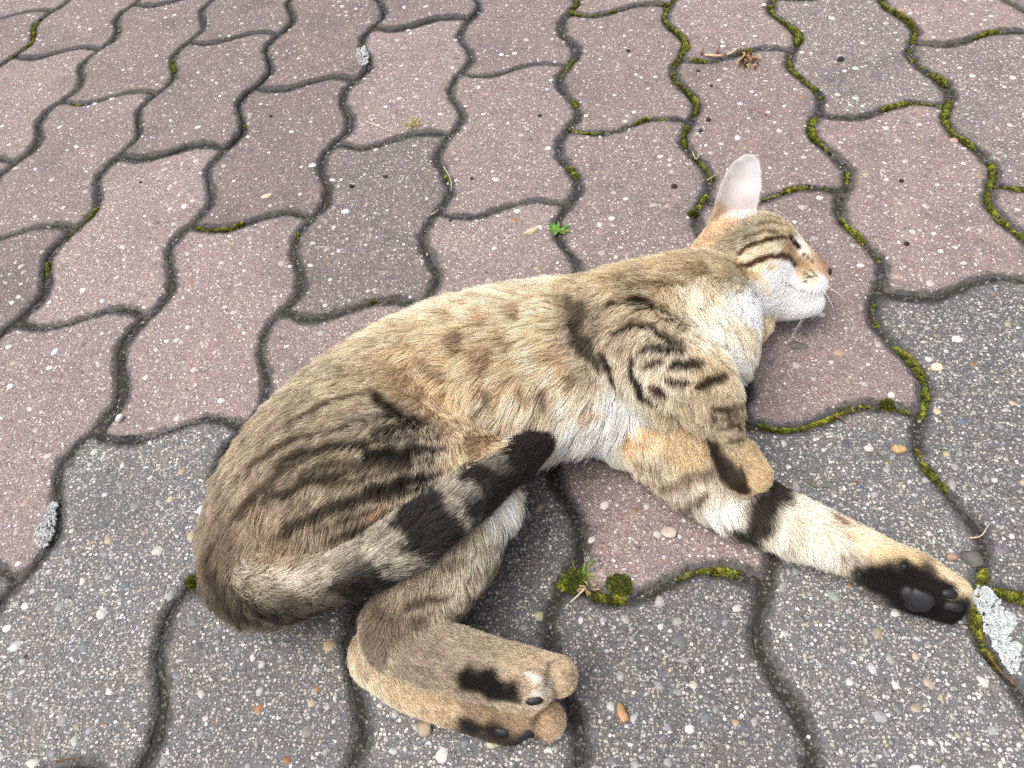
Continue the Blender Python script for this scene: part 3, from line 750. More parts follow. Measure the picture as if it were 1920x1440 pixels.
# --- markings, plus shade painted as dark lines in toe grooves and mouth crease: polyline | half width px | colour | strength
MARKS = """
690 858,728 855,787 852,832 846|10|45 37 29|1.00
690 922,736 911,780 899,824 893|11|42 34 26|1.00
690 745,740 778,790 804|11|51 39 29|1.00
700 818,760 808,806 800|8|59 47 35|0.98
520 880,580 852,640 842,690 845|9|62 50 37|0.93
500 945,570 910,615 894,680 886|10|62 50 37|0.93
530 1000,610 960,669 938,700 925|10|62 50 37|0.93
450 905,520 848,580 824,650 808|8|68 56 41|0.83
440 985,470 950,520 910|8|68 56 41|0.78
540 810,600 770,660 750,700 742|8|74 59 42|0.78
690 972,731 953|7|172 120 78|.6
640 872,700 872,760 874,812 871|6|68 54 41|0.88
610 912,660 905,720 888,770 880|5|74 60 44|0.78
660 835,720 832,780 826,820 820|6|68 54 41|0.88
650 800,710 790,760 786|5|76 62 44|0.78
560 895,610 876,660 866|6|71 57 42|0.78
640 950,700 938,760 925,800 918|7|62 48 37|0.93
590 1000,640 980,700 958|6|68 54 39|0.83
480 930,530 890,580 868|6|72 59 44|0.78
450 960,490 925|6|74 60 45|0.73
620 1020,700 985,770 948|9|65 51 37|0.88
470 1045,540 1060,590 1050|8|120 82 50|.6
763 690,800 700,830 712|10|104 84 58|.6
1140 582,1173 571,1207 573,1237 583,1254 604|9|44 32 21|1
1150 628,1187 614,1220 621,1250 637,1282 648|8|47 35 24|1
1200 664,1233 656,1282 663|9|41 29 20|1
1213 691,1242 681|7|70 49 29|1
1258 694,1290 688,1314 682|9|44 32 21|1
1256 718,1282 721|8|47 33 21|1
1305 721,1330 717,1355 712|10|56 42 28|1
1186 676,1192 712,1206 742,1224 754|9|39 28 20|1
1133 667,1150 700,1161 732|8|51 39 28|1
1074 605,1086 640,1114 668,1128 694|11|76 64 52|0.90
1060 560,1082 590,1092 620|12|75 63 48|0.75
1090 545,1140 530,1200 520|9|130 108 78|.5
1180 545,1230 535,1280 540|7|130 105 74|1
1230 590,1262 602,1285 622|6|126 99 67|1
1222 728,1242 742|8|81 56 35|1
853 640,853 654|14|124 95 62|0.82
902 676,900 692|16|127 96 62|0.82
905 748,908 762|13|98 75 54|0.82
971 740,976 756|11|122 85 52|0.82
1010 742,1014 762|12|78 59 40|0.78
954 586,962 598|12|131 104 72|0.70
890 592,896 606|14|139 113 80|0.65
1060 706,1064 726|12|105 76 47|0.65
1075 772,1110 782|10|164 118 76|0.60
1035 668,1045 690|12|160 124 84|0.48
940 640,946 652|12|137 109 75|0.60
1000 655,1006 670|11|166 130 88|0.43
830 590,836 606|12|144 119 86|0.60
760 610,776 620|12|176 148 108|.45
1466 915,1434 962,1402 1008|25|46 35 26|.97
1328 924,1305 942,1284 958|11|84 66 46|.85
1344 884,1300 898,1262 914,1228 912|11|96 76 50|.75
1200 868,1230 885,1250 900|9|110 92 66|.6
1572 976,1580 980|11|108 82 54|.9
1600 980,1614 984|8|130 102 70|.8
1578 1002,1600 1008|8|150 124 90|.6
1572 1040,1596 1048,1610 1056|10|112 102 92|.7
1340 772,1362 770,1390 764|6|83 67 46|.9
1350 806,1372 800,1398 792|5|89 72 49|.9
1362 832,1384 828,1402 818|4.5|96 76 52|.9
1336 780,1344 800|5|80 64 44|.9
1355 768,1359 772|6|73 57 40|.9
1383 800,1387 806|6|73 57 40|.9
1340 765,1346 768|5|76 60 41|.9
1372 790,1374 796|5|76 60 41|.9
1328 825,1346 866,1368 898,1392 914|15|25 22 20|.9
1398 920,1397 904,1388 876|4|56 45 34|.95
400 1060,420 1110,450 1145|16|66 54 42|.75
470 1140,540 1160,620 1150|14|56 47 38|.85
600 1150,660 1130|10|52 44 36|.7
1472 444,1450 446,1432 452,1408 460,1383 474|4.4|88 62 38|1
1491 493,1478 482,1466 477,1444 480,1414 492,1383 500|4.8|94 66 40|1
1395 507,1420 523,1441 550|7|200 162 112|.6
1507 477,1514 483,1521 490|3.4|96 74 52|.85
1483 446,1496 462|5.5|36 27 22|1
1468 530,1493 542,1521 549|3|96 90 84|.7
1490 480,1505 492,1515 503|6|150 116 76|.7
1509 512,1512 513|2.5|60 48 38|.9
1511 520,1514 521|2.5|60 48 38|.9
1520 508,1523 509|2.5|64 50 38|.9
1518 518,1521 519|2.5|64 50 38|.9
1528 515,1531 517|2.5|84 66 48|.9
1508 527,1511 528|2.5|70 58 48|.8
1458 436,1430 434,1396 446|4|104 80 52|.75
1474 424,1446 418,1416 424|4|108 82 54|.7
1466 412,1440 408|4|110 86 58|.6
1440 498,1452 506|6|196 150 98|.55
1400 418,1380 440,1360 452|8|140 122 92|.5
880 1278,915 1284,945 1294|20|26 22 20|1
1600 1080,1640 1075,1690 1082|14|44 38 34|.9
1650 1092,1690 1105,1740 1128,1785 1148|26|24 22 21|1
1700 1070,1740 1088,1776 1104|14|28 24 22|1
1034 1240,1024 1266,1022 1296|4|52 40 30|.9
1012 1340,1000 1358,998 1374|4|46 34 26|.9
955 1306,970 1312|8|44 38 34|.8
985 1262,1004 1268,1016 1280|7|236 228 214|.7
1000 1302,1018 1296|6|232 226 216|.75
860 1354,900 1366,950 1374|9|34 29 26|.9
705 1150,735 1160|10|98 76 54|.5
760 1140,800 1128,836 1118|8|92 72 50|.75
776 1168,800 1166|9|108 86 60|.6
836 1060,870 1050|9|112 84 56|.6
880 1085,900 1092|9|150 112 72|.6
""".strip().split('\n')
wob3 = (np.stack([noise3(BV * 1.6, 11), noise3(BV * 1.6, 12), noise3(BV * 1.6, 13)], -1) - .5) * .5
for line in MARKS:
    pl, hw, c, a = line.split('|')
    pp = [tuple(float(v) for v in q.split()) for q in pl.split(',')]
    P3, gs = [], []
    for (x0, y0), (x1, y1) in zip(pp[:-1], pp[1:]):
        m = max(2, int(math.hypot(x1 - x0, y1 - y0) / 6) + 1)
        for t in np.linspace(0, 1, m):
            p, j = hit(x0 + (x1 - x0) * t, y0 + (y1 - y0) * t); P3.append(p); gs.append(GI[j])
    P3 = np.array(P3); g = np.bincount(gs).argmax()
    sel = np.array(gs) == g
    s_ = np.linspace(0, 1, len(P3)); long_ = len(pp) > 2 or math.hypot(pp[0][0] - pp[-1][0], pp[0][1] - pp[-1][1]) > 2.6 * float(hw)
    taper = (.62 + .42 * np.sin(np.pi * s_) ** .7 * (.8 + .4 * noise3(P3 * 1.3, 77)) if long_ and float(hw) < 13 and not (pp[0][0] > 1370 and pp[0][1] < 570) else np.ones(len(P3)))[sel]
    P3 = P3[sel]
    dep = (P3 / 100 - CAM) @ fwd
    hwc = float(hw) * 1.18 / F_PX * dep.mean() * 100
    cand = np.where((GI == g) & (((BV - P3.mean(0)) ** 2).sum(1) < (hwc * 2 + np.linalg.norm(P3 - P3.mean(0), axis=1).max() + 1) ** 2))[0]
    wsc = min(1.7, hwc / .35)
    d = np.sqrt((((BV[cand] + wob3[cand] * wsc)[:, None, :] - P3[None]) ** 2).sum(-1)) / taper[None]
    d = d.min(1)
    w = np.clip((1.42 * hwc - d) / (.8 * hwc), 0, 1); w = w * w * (3 - 2 * w) * float(a)
    CV[cand] = CV[cand] * (1 - w[:, None]) + lin([float(v) for v in c.split()]) * w[:, None]
# tail rings, by position along the tail
tq = TAIL.q[:, :3]; tl = np.concatenate([[0], np.cumsum(np.linalg.norm(np.diff(tq, axis=0), axis=1))])
tm = np.where(GI == GN.index('tail'))[0]
d2 = ((BV[tm][:, None] - tq[None]) ** 2).sum(-1); tj = d2.argmin(1)
tpx = project(tq / 100)[:, 0]
sx = tpx[tj] + (noise3(BV[tm] * 1.8, 21) - .5) * 30 + (noise3(BV[tm] * 5, 23) - .5) * 16
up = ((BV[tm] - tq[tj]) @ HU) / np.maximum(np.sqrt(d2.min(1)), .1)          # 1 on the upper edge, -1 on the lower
def band(x, a, b, s=9): return np.clip((x - a) / s + .5, 0, 1) * np.clip((b - x) / s + .5, 0, 1)
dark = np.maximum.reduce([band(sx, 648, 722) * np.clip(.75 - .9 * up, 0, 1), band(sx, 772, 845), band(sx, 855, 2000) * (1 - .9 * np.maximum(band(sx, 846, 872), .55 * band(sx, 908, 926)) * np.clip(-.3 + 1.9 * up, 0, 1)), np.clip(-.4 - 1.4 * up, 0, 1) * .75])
lt = lin((152, 142, 126)) * (.85 + .3 * noise3(BV[tm] * 3, 22)[:, None])
wl = np.clip((sx - 640) / 60, 0, 1)[:, None]
CV[tm] = CV[tm] * (1 - wl) + lt * wl
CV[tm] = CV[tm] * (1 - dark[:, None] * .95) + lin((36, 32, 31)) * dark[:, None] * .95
CV = CV * (.86 + .28 * noise3(BV * 1.1, 31)[:, None])
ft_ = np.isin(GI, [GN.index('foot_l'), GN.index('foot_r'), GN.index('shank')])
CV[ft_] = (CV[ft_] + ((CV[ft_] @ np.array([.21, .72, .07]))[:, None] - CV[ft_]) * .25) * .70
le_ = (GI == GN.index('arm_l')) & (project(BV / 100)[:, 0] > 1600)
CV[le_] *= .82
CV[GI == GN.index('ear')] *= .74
# --- lie of the hair: photo position, direction in the photo, length cm, lift
FLOW = """
1250 500 -1 .3 1.0|1150 540 -1 .3 1.1|1050 570 -1 .25 1.2|950 580 -1 .3 1.3|850 610 -1 .45 1.3|750 660 -.9 .6 1.2|650 740 -.8 .8 1.1|550 830 -.6 .9 1.1|470 920 -.5 1 1.1|420 1020 -.1 1 1.2|450 1090 .4 1 1.3|500 1030 -.1 1 1.2
620 880 -.5 .9 1.0|700 850 -.45 .9 1.0|780 820 -.2 1 1.0|740 920 -.4 .9 1.0|600 980 -.2 1 1.1|830 880 -.1 1 1.1|860 780 .2 1 1.2|800 720 -.3 .9 1.2|560 930 -.5 .9 1.0|680 770 -.6 .8 1.0
900 650 -1 .45 1.7|1000 680 -.9 .55 1.8|900 750 -.6 .9 1.8|980 770 -.5 1 2.0|1050 760 -.5 1 2.1|1100 800 -.2 1 2.2|1040 850 .0 1 2.2|1160 780 -.2 1 2.0|1080 700 -.9 .6 1.6|850 690 -.9 .6 1.4|1200 770 -.1 1 1.6|950 850 -.2 1 1.6
1100 600 -.8 .6 1.0|1150 600 -.6 .8 .9|1200 620 -.4 .9 .9|1250 620 -.2 1 1.0|1150 680 -.4 .9 1.0|1220 700 -.1 1 .9|1280 680 .2 1 1.0|1330 620 .2 1 1.5|1370 680 .7 .7 1.6|1300 560 -.2 1 1.2|1340 580 .1 1 1.3|1370 620 .5 .8 1.4
1320 730 .4 .9 .55|1345 790 .3 1 .42|1365 850 .5 .9 .34|1410 895 .7 .7 .3
1170 820 .3 1 1.2|1250 810 .4 .9 .7|1300 870 .5 .8 .8|1250 900 .2 1 1.2|1350 960 .1 1 1.2|1420 960 .4 .8 .8|1480 1010 .1 1 1.1|1500 960 .8 .5 .7|1560 1040 .3 .9 1.0|1620 1010 .9 .5 .6|1700 1050 .9 .5 .4|1790 1090 .9 .6 .3|1640 1085 .7 .7 .6|1700 1130 .7 .6 .4|1770 1150 .8 .5 .3
820 1080 -.2 1 .8|780 1150 .0 1 .6|850 1140 .6 .8 .6|720 1160 -.1 1 1.0|800 1200 .7 .7 .4|900 1240 1 .4 .4|1040 1270 1 .2 .3|1000 1300 1 .1 .3|900 1290 .9 .3 .35
930 970 .5 .9 1.4|900 1050 .5 .9 1.3|870 1120 .4 1 1.0|690 1230 -.2 1 .4|720 1290 .7 .7 .4|850 1340 1 .4 .35|1020 1360 1 .2 .3|940 1370 1 .3 .3
1530 500 -.9 -.5 .12|1500 475 -.9 -.6 .2|1470 430 -.9 -.4 .35|1430 410 -1 -.2 .5|1380 450 -1 .1 .6|1450 460 -1 .1 .35|1420 480 -1 .2 .5|1480 505 -1 .3 .35|1515 520 -.9 .4 .2|1440 520 -1 .4 .6|1400 520 -.9 .6 .8|1350 500 -.8 .6 .8|1500 560 -.9 .5 .4|1440 570 -.8 .7 .8|1400 590 -.4 1 1.0|1380 560 -.6 .9 1.0|1310 470 -.9 .3 .8|1540 540 -.7 .6 .2|1525 570 -.8 .6 .3|1430 615 -.2 1 .6|1395 430 -.6 -.5 .4
1385 340 .2 -1 .10|1370 390 .1 -1 .16|1390 410 .3 -1 .5|1350 410 -.3 -1 .25|1345 430 -.5 -.8 .5|1410 380 .2 -1 .2
""".replace('\n', '|').split('|')
FLOW = [tuple(float(x) for x in c.split()) for c in FLOW if c.strip()]
fp, fv, fg = [], [], []
for x, y, dx, dy, ln in FLOW:
    p, j = hit(x, y); d = CR * dx - CU * dy
    nrm = VN[j]; d = d - nrm * (d @ nrm); d /= np.linalg.norm(d) + 1e-9
    fp.append(p); fv.append((*d, ln)); fg.append(GI[j])
FV = shepard(BV, GI, np.array(fp), np.array(fv), np.array(fg), .5, 1.6)
DIR, LEN = FV[:, :3], FV[:, 3]
# tail hair follows the tail
tt = np.gradient(tq, axis=0); tt /= np.linalg.norm(tt, axis=1, keepdims=True)
DIR[tm] = tt[tj]; LEN[tm] = .88 - .3 * np.clip((tpx[tj] - 900) / 140, 0, 1)
DIR += (np.stack([noise3(BV * .7, 41), noise3(BV * .7, 42), noise3(BV * .7, 43)], -1) - .5) * .55
DIR -= VN * (DIR * VN).sum(1, keepdims=True)
DIR /= np.linalg.norm(DIR, axis=1, keepdims=True) + 1e-9
print('coat', round(time.time() - T0, 1), 's')

# skin
FUR_GAIN = 1.72
LEN = np.where(LEN > 1.35, LEN * 1.12, np.where(LEN > .75, LEN * 1.06, LEN))
gy_ = (CV @ np.array([.21, .72, .07]))[:, None]
CV = CV + (gy_ - CV) * .16
ms = Mat('cat_skin'); ms.principled(ms.attr('coat').outputs['Color'], .8, .15)
skin = np.clip(CV * np.where(LEN < .7, 1.3, .8)[:, None], 0, .88)
earv = GI == GN.index('ear')
skin[earv] = CV[earv] * .95
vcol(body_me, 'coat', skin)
cat = link('cat', body_me, ms.m)
tag(cat, 'young brown tabby cat lying on its side with ringed black-tipped tail', 'cat')
def frame_at(px, py, ang=0.0, nmix=1.0):
    """surface point with axes: along the photo direction ang (degrees, 0 = photo right), across, outward"""
    p, j = hit(px, py)
    nb = [i for _, i, _ in kd.find_n(p, 40)]
    n = VN[nb].mean(0); v = (CAM * 100 - p); v /= np.linalg.norm(v)
    n = n * nmix + v * (1 - nmix); n /= np.linalg.norm(n)
    a = math.radians(ang); d = CR * math.cos(a) - CU * math.sin(a)
    d = d - n * (d @ n); d /= np.linalg.norm(d)
    return p, d, np.cross(n, d), n
def blob(name, c, ax, rad, mat, parent, seed=0, bump=.04, pw=2.0, seg=20, ringn=12):
    """rounded pad: superellipsoid with soft irregularities (cm in, metres out)"""
    V, Fc = [], []
    for i in range(ringn + 1):
        th = math.pi * i / ringn
        for k in range(seg):
            ph = 2 * math.pi * k / seg
            q = np.array([math.sin(th) * math.cos(ph), math.sin(th) * math.sin(ph), math.cos(th)])
            q = np.sign(q) * np.abs(q) ** (2 / pw)
            V.append(q)
    V = np.array(V)
    V = V * (1 + bump * (noise3(V * 1.7 + seed * 7.3, seed)[:, None] - .5) * 2) * rad
    V = c + V[:, :1] * ax[0] + V[:, 1:2] * ax[1] + V[:, 2:] * ax[2]
    Fc = [(i * seg + k, i * seg + (k + 1) % seg, (i + 1) * seg + (k + 1) % seg, (i + 1) * seg + k) for i in range(ringn) for k in range(seg)]
    me = mesh_from(name, V / 100, Fc)
    return link(name, me, mat, parent)
mpad = Mat('paw_pad'); pp_ = mpad.pos()
mpad.principled(mpad.mix(mpad.noise(pp_, 300, 3), lin((22, 22, 24)), lin((42, 42, 46))), .5, .4, mpad.bump(mpad.noise(pp_, 1500, 2), .0004, .5))
mpink = Mat('nose_leather'); pp_ = mpink.pos()
mpink.principled(mpink.mix(mpink.noise(pp_, 400, 2), lin((52, 36, 32)), lin((86, 58, 50))), .45, .45, mpink.bump(mpink.voro(pp_, 1600).outputs['Distance'], .0002, .5))
meye = Mat('eye'); meye.principled((.012, .010, .008), .3, .4)
BARE = []                                   # (centre, radius cm) kept free of fur
def pad(px, py, L, Wd, ang, h=.35, sink=.12, seed=0, pw=2.3):
    p, d, e, n = frame_at(px, py, ang, .75)
    blob('paw_pad', p - n * .10, (d, e, n), (L, Wd, h), mpad.m, cat, seed, .07, pw)
    BARE.append((p, (L + Wd) * .40))
pad(1724, 1124, .72, .6, 25, .34, seed=1, pw=2.5); pad(1702, 1112, .5, .42, 40, .3, seed=11); pad(1712, 1136, .5, .36, 10, .28, seed=12); pad(1779, 1113, .46, .27, 12, .3, seed=2); pad(1786, 1137, .52, .28, 8, .3, seed=3)
pad(1612, 1076, .26, .17, 60, .3, seed=4); pad(1694, 1062, .2, .14, 20, .24, seed=5)
pad(985, 1376, .52, .27, -4, .3, seed=6); pad(940, 1372, .42, .22, 5, .24, seed=7); pad(1002, 1314, .45, .22, -10, .25, seed=8); BARE.append((np.array([0, 0, 99.]), .1))
# nose and the half-closed eye
nc = H(1534, 508, -.1)
blob('nose', nc, (HF, HU, HS), (.32, .30, .5), mpink.m, cat, 3, .08, 2.2); BARE.append((H(1544, 508, .1), .30))
ep, ed, ee, en_ = frame_at(1491, 455, 52, .8)
blob('eye', ep - en_ * .16, (ed, ee, en_), (.46, .18, .3), meye.m, cat, 4, .02, 2.0); BARE.append((ep, .27))
# fur roots
tri = np.concatenate([BF[:, [0, 1, 2]], BF[:, [0, 2, 3]]])
A = np.linalg.norm(np.cross(BV[tri[:, 1]] - BV[tri[:, 0]], BV[tri[:, 2]] - BV[tri[:, 0]]), axis=1) / 2
cz = BV[tri].mean(1); nz_ = VN[tri[:, 0], 2]
dens = np.clip(1.0 / np.maximum(LEN[tri[:, 0]], .2), .55, 3.4)
dens = np.where((cz[:, 2] < .35) & (nz_ < -.3), 0, dens)
dens = np.where(nz_ < -.75, dens * .3, dens)
dens = np.where(earv[tri[:, 0]], 1.4, dens)
wt = A * dens; wt /= wt.sum()
NH = 470000
ti = rng.choice(len(tri), NH, p=wt)
u, v = rng.random(NH), rng.random(NH); m = u + v > 1; u[m], v[m] = 1 - u[m], 1 - v[m]
bc = np.stack([1 - u - v, u, v], 1)
def samp(Q): return (Q[tri[ti]] * bc[..., None]).sum(1)
root, nrm, dr, ln = samp(BV), samp(VN), samp(DIR), samp(LEN[:, None])[:, 0]
col = samp(CV); isear = earv[tri[ti, 0]]
keep = np.ones(NH, bool)
for c, r_ in BARE: keep &= ((root - c) ** 2).sum(1) > r_ ** 2
root, nrm, dr, ln, col, isear = (q[keep] for q in (root, nrm, dr, ln, col, isear))
NH = len(root)
nrm /= np.linalg.norm(nrm, axis=1, keepdims=True)
dr = dr + rng.normal(0, .11, (NH, 3)); dr -= nrm * (dr * nrm).sum(1, keepdims=True); dr /= np.linalg.norm(dr, axis=1, keepdims=True) + 1e-9
ln = ln * rng.uniform(.55, 1.15, NH)
K = 6
ts = np.linspace(0, 1, K)
lift0 = np.radians(np.clip(rng.normal(35, 8, NH), 12, 75)); lift1 = np.radians(rng.normal(7, 7, NH))
crl = rng.normal(0, .22, NH); side = np.cross(nrm, dr)
Pn = np.zeros((NH, K, 3)); Pn[:, 0] = root - nrm * .03
for k in range(1, K):
    tm_ = (ts[k] + ts[k - 1]) / 2
    a = lift0 * (1 - tm_) ** 1.3 + lift1
    stp = dr * np.cos(a)[:, None] + nrm * np.sin(a)[:, None] + side * (crl * tm_ * 1.2)[:, None]
    Pn[:, k] = Pn[:, k - 1] + stp * (ln / (K - 1))[:, None]
# clumps: small tufts inside broad locks
def clump(per, amount, reach, pw):
    nc = NH // per
    ci = rng.choice(NH, nc, replace=False)
    kc = kdtree.KDTree(nc)
    for i, j in enumerate(ci): kc.insert(root[j], i)
    kc.balance()
    near = np.array([kc.find(q)[1] for q in root.tolist()])
    g = ci[near]
    dist = np.linalg.norm(root - root[g], axis=1)
    cl = amount * np.clip((ln - .2) / 1.1, .12, 1) * np.clip(1 - dist / reach, 0, 1) * (.55 + .6 * rng.random(NH))
    src = Pn.copy()
    for k in range(1, K):
        w = np.clip(cl * ts[k] ** pw, 0, .92)[:, None]
        Pn[:, k] = src[:, k] * (1 - w) + src[g, k] * w
    return near, nc
near, NC = clump(12, .75, .8, 1.3)
near2, NC2 = clump(150, .72, 1.8, 1.5)
Pn[..., 2] = np.maximum(Pn[..., 2], .06)
# the markings show where the visible outer half of the hair lies
gr = GI[tri[ti, 0]][keep]
def coat_at(k, q):
    w = Pn[:, k] - nrm * (q * ln)[:, None] + rng.normal(0, 1, (NH, 3)) * np.where(np.isin(gr, (4, 5, 6)), .10, np.where(ln < .55, .03, .065))[:, None]
    jj = np.array([kd.find(p)[1] for p in w.tolist()])
    return np.where((GI[jj] == gr)[:, None], CV[jj], col)
col_2, col_mid, col_4, col_tip = coat_at(2, .2), coat_at(3, .28), coat_at(4, .3), coat_at(5, .32)
# colour along each hair: agouti banding, lighter or darker tips
ss = lambda x, a, b: np.clip((x - a) / (b - a), 0, 1) ** 2 * (3 - 2 * np.clip((x - a) / (b - a), 0, 1))
W3 = np.array([.21, .72, .07])
def ticked(c):
    l = c @ W3
    return (ss(l, .09, .25) * (1 - .75 * ss(l, .5, .75)) * np.where(isear, 0, 1))[:, None]
ag, agt = ticked(col_mid), ticked(col_tip)
tone = np.exp(rng.normal(0, 1, NH)[:, None] * (.09 + .15 * ag))
clt = (np.exp(rng.normal(0, 1, NC) * .13)[near] * np.exp(rng.normal(0, 1, NC2) * .09)[near2])[:, None]
mul = tone * (1 + (clt - 1) * (.35 + .65 * ag))
uu = rng.random(NH)[:, None]
tipc = np.where(uu < .5, col_tip * (1 - .5 * agt) + lin((240, 228, 204)) * .5 * agt, np.where(uu > .86, col_tip * (1 - .55 * agt), col_tip))
rootc = col * (1 - .30 * ag)
def gain(c):
    return c * (1.0 + (FUR_GAIN - 1.0) * ss(c @ W3, .03, .26))[:, None]
rootc, midc, tipc = gain(rootc * mul), gain(col_mid * mul), gain(tipc * mul)
c2_, c4_ = gain(col_2 * (1 - .15 * ag) * mul), gain(col_4 * mul) * .6 + tipc * .4
PC = np.zeros((NH, K, 4), np.float32); PC[..., 3] = 1
for k in range(K):
    cc = (rootc, rootc * .5 + c2_ * .5, c2_, midc, c4_, tipc)[k]
    PC[:, k, :3] = np.clip(cc, .004, .94)
RAD = np.zeros((NH, K), np.float32)
hr = np.where(isear, .0045, .0066 + .0028 * rng.random(NH)) * np.clip(.55 + ln * .6, .6, 1.15)
for k in range(K): RAD[:, k] = hr * (1 - .82 * ts[k] ** 1.8)
mf = Mat('fur_hair')
fc_ = mf.attr('coat').outputs['Color']
hb = mf.principled(fc_, .55, .25)
def hair_object(name, Pm, Rm, C, mat, parent):
    n, k = Pm.shape[:2]
    hc = bpy.data.hair_curves.new(name)
    hc.add_curves([k] * n)
    hc.attributes['position'].data.foreach_set('vector', (Pm / 100).astype(np.float32).ravel())
    a = hc.attributes.get('radius') or hc.attributes.new('radius', 'FLOAT', 'POINT')
    a.data.foreach_set('value', (Rm / 100).astype(np.float32).ravel())
    a = hc.attributes.new('coat', 'FLOAT_COLOR', 'POINT'); a.data.foreach_set('color', np.asarray(C, np.float32).ravel())
    return link(name, hc, mat, parent)
fur = hair_object('fur', Pn, RAD, PC, mf.m, cat)
# whiskers
mw_ = Mat('whisker'); mw_.principled((.85, .85, .83), .35, .5, Alpha=1.0)
def tube(name, pts, r0, r1, mat, parent=None, seg=6, n=6):
    q = cat_rom(np.asarray(pts, float), n)
    V, Fc = [], []
    for i, p in enumerate(q):
        t = q[min(i + 1, len(q) - 1)] - q[max(i - 1, 0)]; t /= np.linalg.norm(t) + 1e-12
        a = np.cross(t, [0, 0, 1.] if abs(t[2]) < .9 else [1., 0, 0]); a /= np.linalg.norm(a); b = np.cross(t, a)
        r = r0 + (r1 - r0) * i / (len(q) - 1)
        for k in range(seg):
            an = 2 * math.pi * k / seg
            V.append(p + r * (a * math.cos(an) + b * math.sin(an)))
    m = len(q)
    Fc = [(i * seg + k, i * seg + (k + 1) % seg, (i + 1) * seg + (k + 1) % seg, (i + 1) * seg + k) for i in range(m - 1) for k in range(seg)]
    Fc += [tuple(range(seg))[::-1], tuple((m - 1) * seg + k for k in range(seg))]
    return link(name, mesh_from(name, V, Fc), mat, parent)
for a, b, c, s0, s1, s2 in [((1512, 526), (1506, 566), (1478, 632), 1.3, 2.0, .4), ((1516, 530), (1500, 575), (1466, 650), 1.2, 1.8, -.2), ((1508, 532), (1496, 580), (1473, 640), 1.3, 2.2, .2), ((1520, 528), (1540, 560), (1550, 590), 1.0, 1.6, .8),
                            ((1506, 524), (1460, 556), (1416, 566), 1.4, 2.6, 3.4), ((1510, 518), (1452, 530), (1398, 520), 1.4, 2.8, 3.6), ((1478, 446), (1462, 420), (1430, 398), 1.6, 2.6, 2.8), ((1524, 524), (1556, 548), (1566, 560), .8, 1.0, .5)]:
    tube('whisker', np.array([H(*a, s0), H(*b, s1), H(*c, s2)]) / 100, .00016, .00005, mw_.m, cat, 5, 8)
print('fur', NH, round(time.time() - T0, 1), 's')

# ------------------------------------------------------------------ small things lying on the paving
def flat_mat(name, c0, c1, rough=.8, scale=300, spec=.25):
    m = Mat(name); p = m.pos()
    m.principled(m.mix(m.range(m.noise(p, scale, 3, .6), .3, .7), lin(c0), lin(c1)), rough, spec, m.bump(m.noise(p, scale * 3, 2), .0004, .5))
    return m.m
# lichen crusts: crowded little lobes, each crust one thing
ml = Mat('lichen_crust'); ml.principled(ml.attr('stone').outputs['Color'], .9, .1)
def in_poly(pt, poly):
    x, y = pt[:, 0], pt[:, 1]; c = np.zeros(len(pt), bool); n = len(poly)
    for i in range(n):
        x0, y0 = poly[i]; x1, y1 = poly[(i + 1) % n]
        c ^= ((y0 > y) != (y1 > y)) & (x < (x1 - x0) * (y - y0) / (y1 - y0 + 1e-12) + x0)
    return c
def lichen(poly, label, count, tint, cover=1.0, seed=0):
    r = np.random.default_rng(seed)
    g = G(np.array([p[0] for p in poly]), np.array([p[1] for p in poly]), .0005)[:, :2]
    q = r.uniform(g.min(0) - .001, g.max(0) + .001, (count * 6, 2))
    q = q + r.normal(0, .0006, q.shape)
    k = in_poly(q, g) & (noise3(np.column_stack([q * 950, q[:, 0] * 0]), seed) < cover)
    q = q[k][:count]
    V, Fc, C = stones(q, r.uniform(.0008, .0021, len(q)), np.array(tint) + r.normal(0, 20, (len(q), 1)), r, .0005, .0009)
    V[:, 2] += np.repeat(r.uniform(0, .0008, len(q)), 15)
    me = mesh_from('lichen', V, Fc); vcol(me, 'stone', np.clip(C * 1.05, 0, .85))
    return tag(link('lichen', me, ml.m), label, 'lichen')
big = [(930, 570), (1010, 580), (1080, 640), (1130, 700), (1110, 750), (1180, 800), (1250, 830), (1280, 900), (1250, 960), (1200, 1000), (1230, 1080), (1290, 1150), (1310, 1230), (1290, 1320), (1240, 1360), (1170, 1300), (1130, 1200), (1060, 1120), (1040, 1020), (980, 970), (980, 880), (920, 790), (880, 650)]
lichen([(1640 + x / 4.8, 980 + y / 4.8) for x, y in big], 'large white lichen crust on grey paver by the outstretched paw', 1700, (186, 192, 192), .70, 1)
lef = [(155, 640), (175, 645), (170, 690), (165, 730), (145, 775), (120, 785), (108, 760), (112, 715), (130, 705), (140, 670)]
lichen([(x / 1.6, 540 + y / 1.6) for x, y in lef], 'ragged pale lichen on the edge of a red paver beside a grey one', 420, (176, 180, 181), .64, 2)
lichen([(671, 91), (684, 87), (692, 100), (690, 118), (681, 125), (671, 116), (668, 101)], 'small round white lichen spot at a joint between red pavers', 260, (190, 198, 193), .75, 3)
lichen([(1095, 1035), (1125, 1045), (1128, 1062), (1112, 1072), (1096, 1060)], 'faint grey lichen smear on red paver corner beside moss cushion', 60, (140, 140, 136), .6, 4)

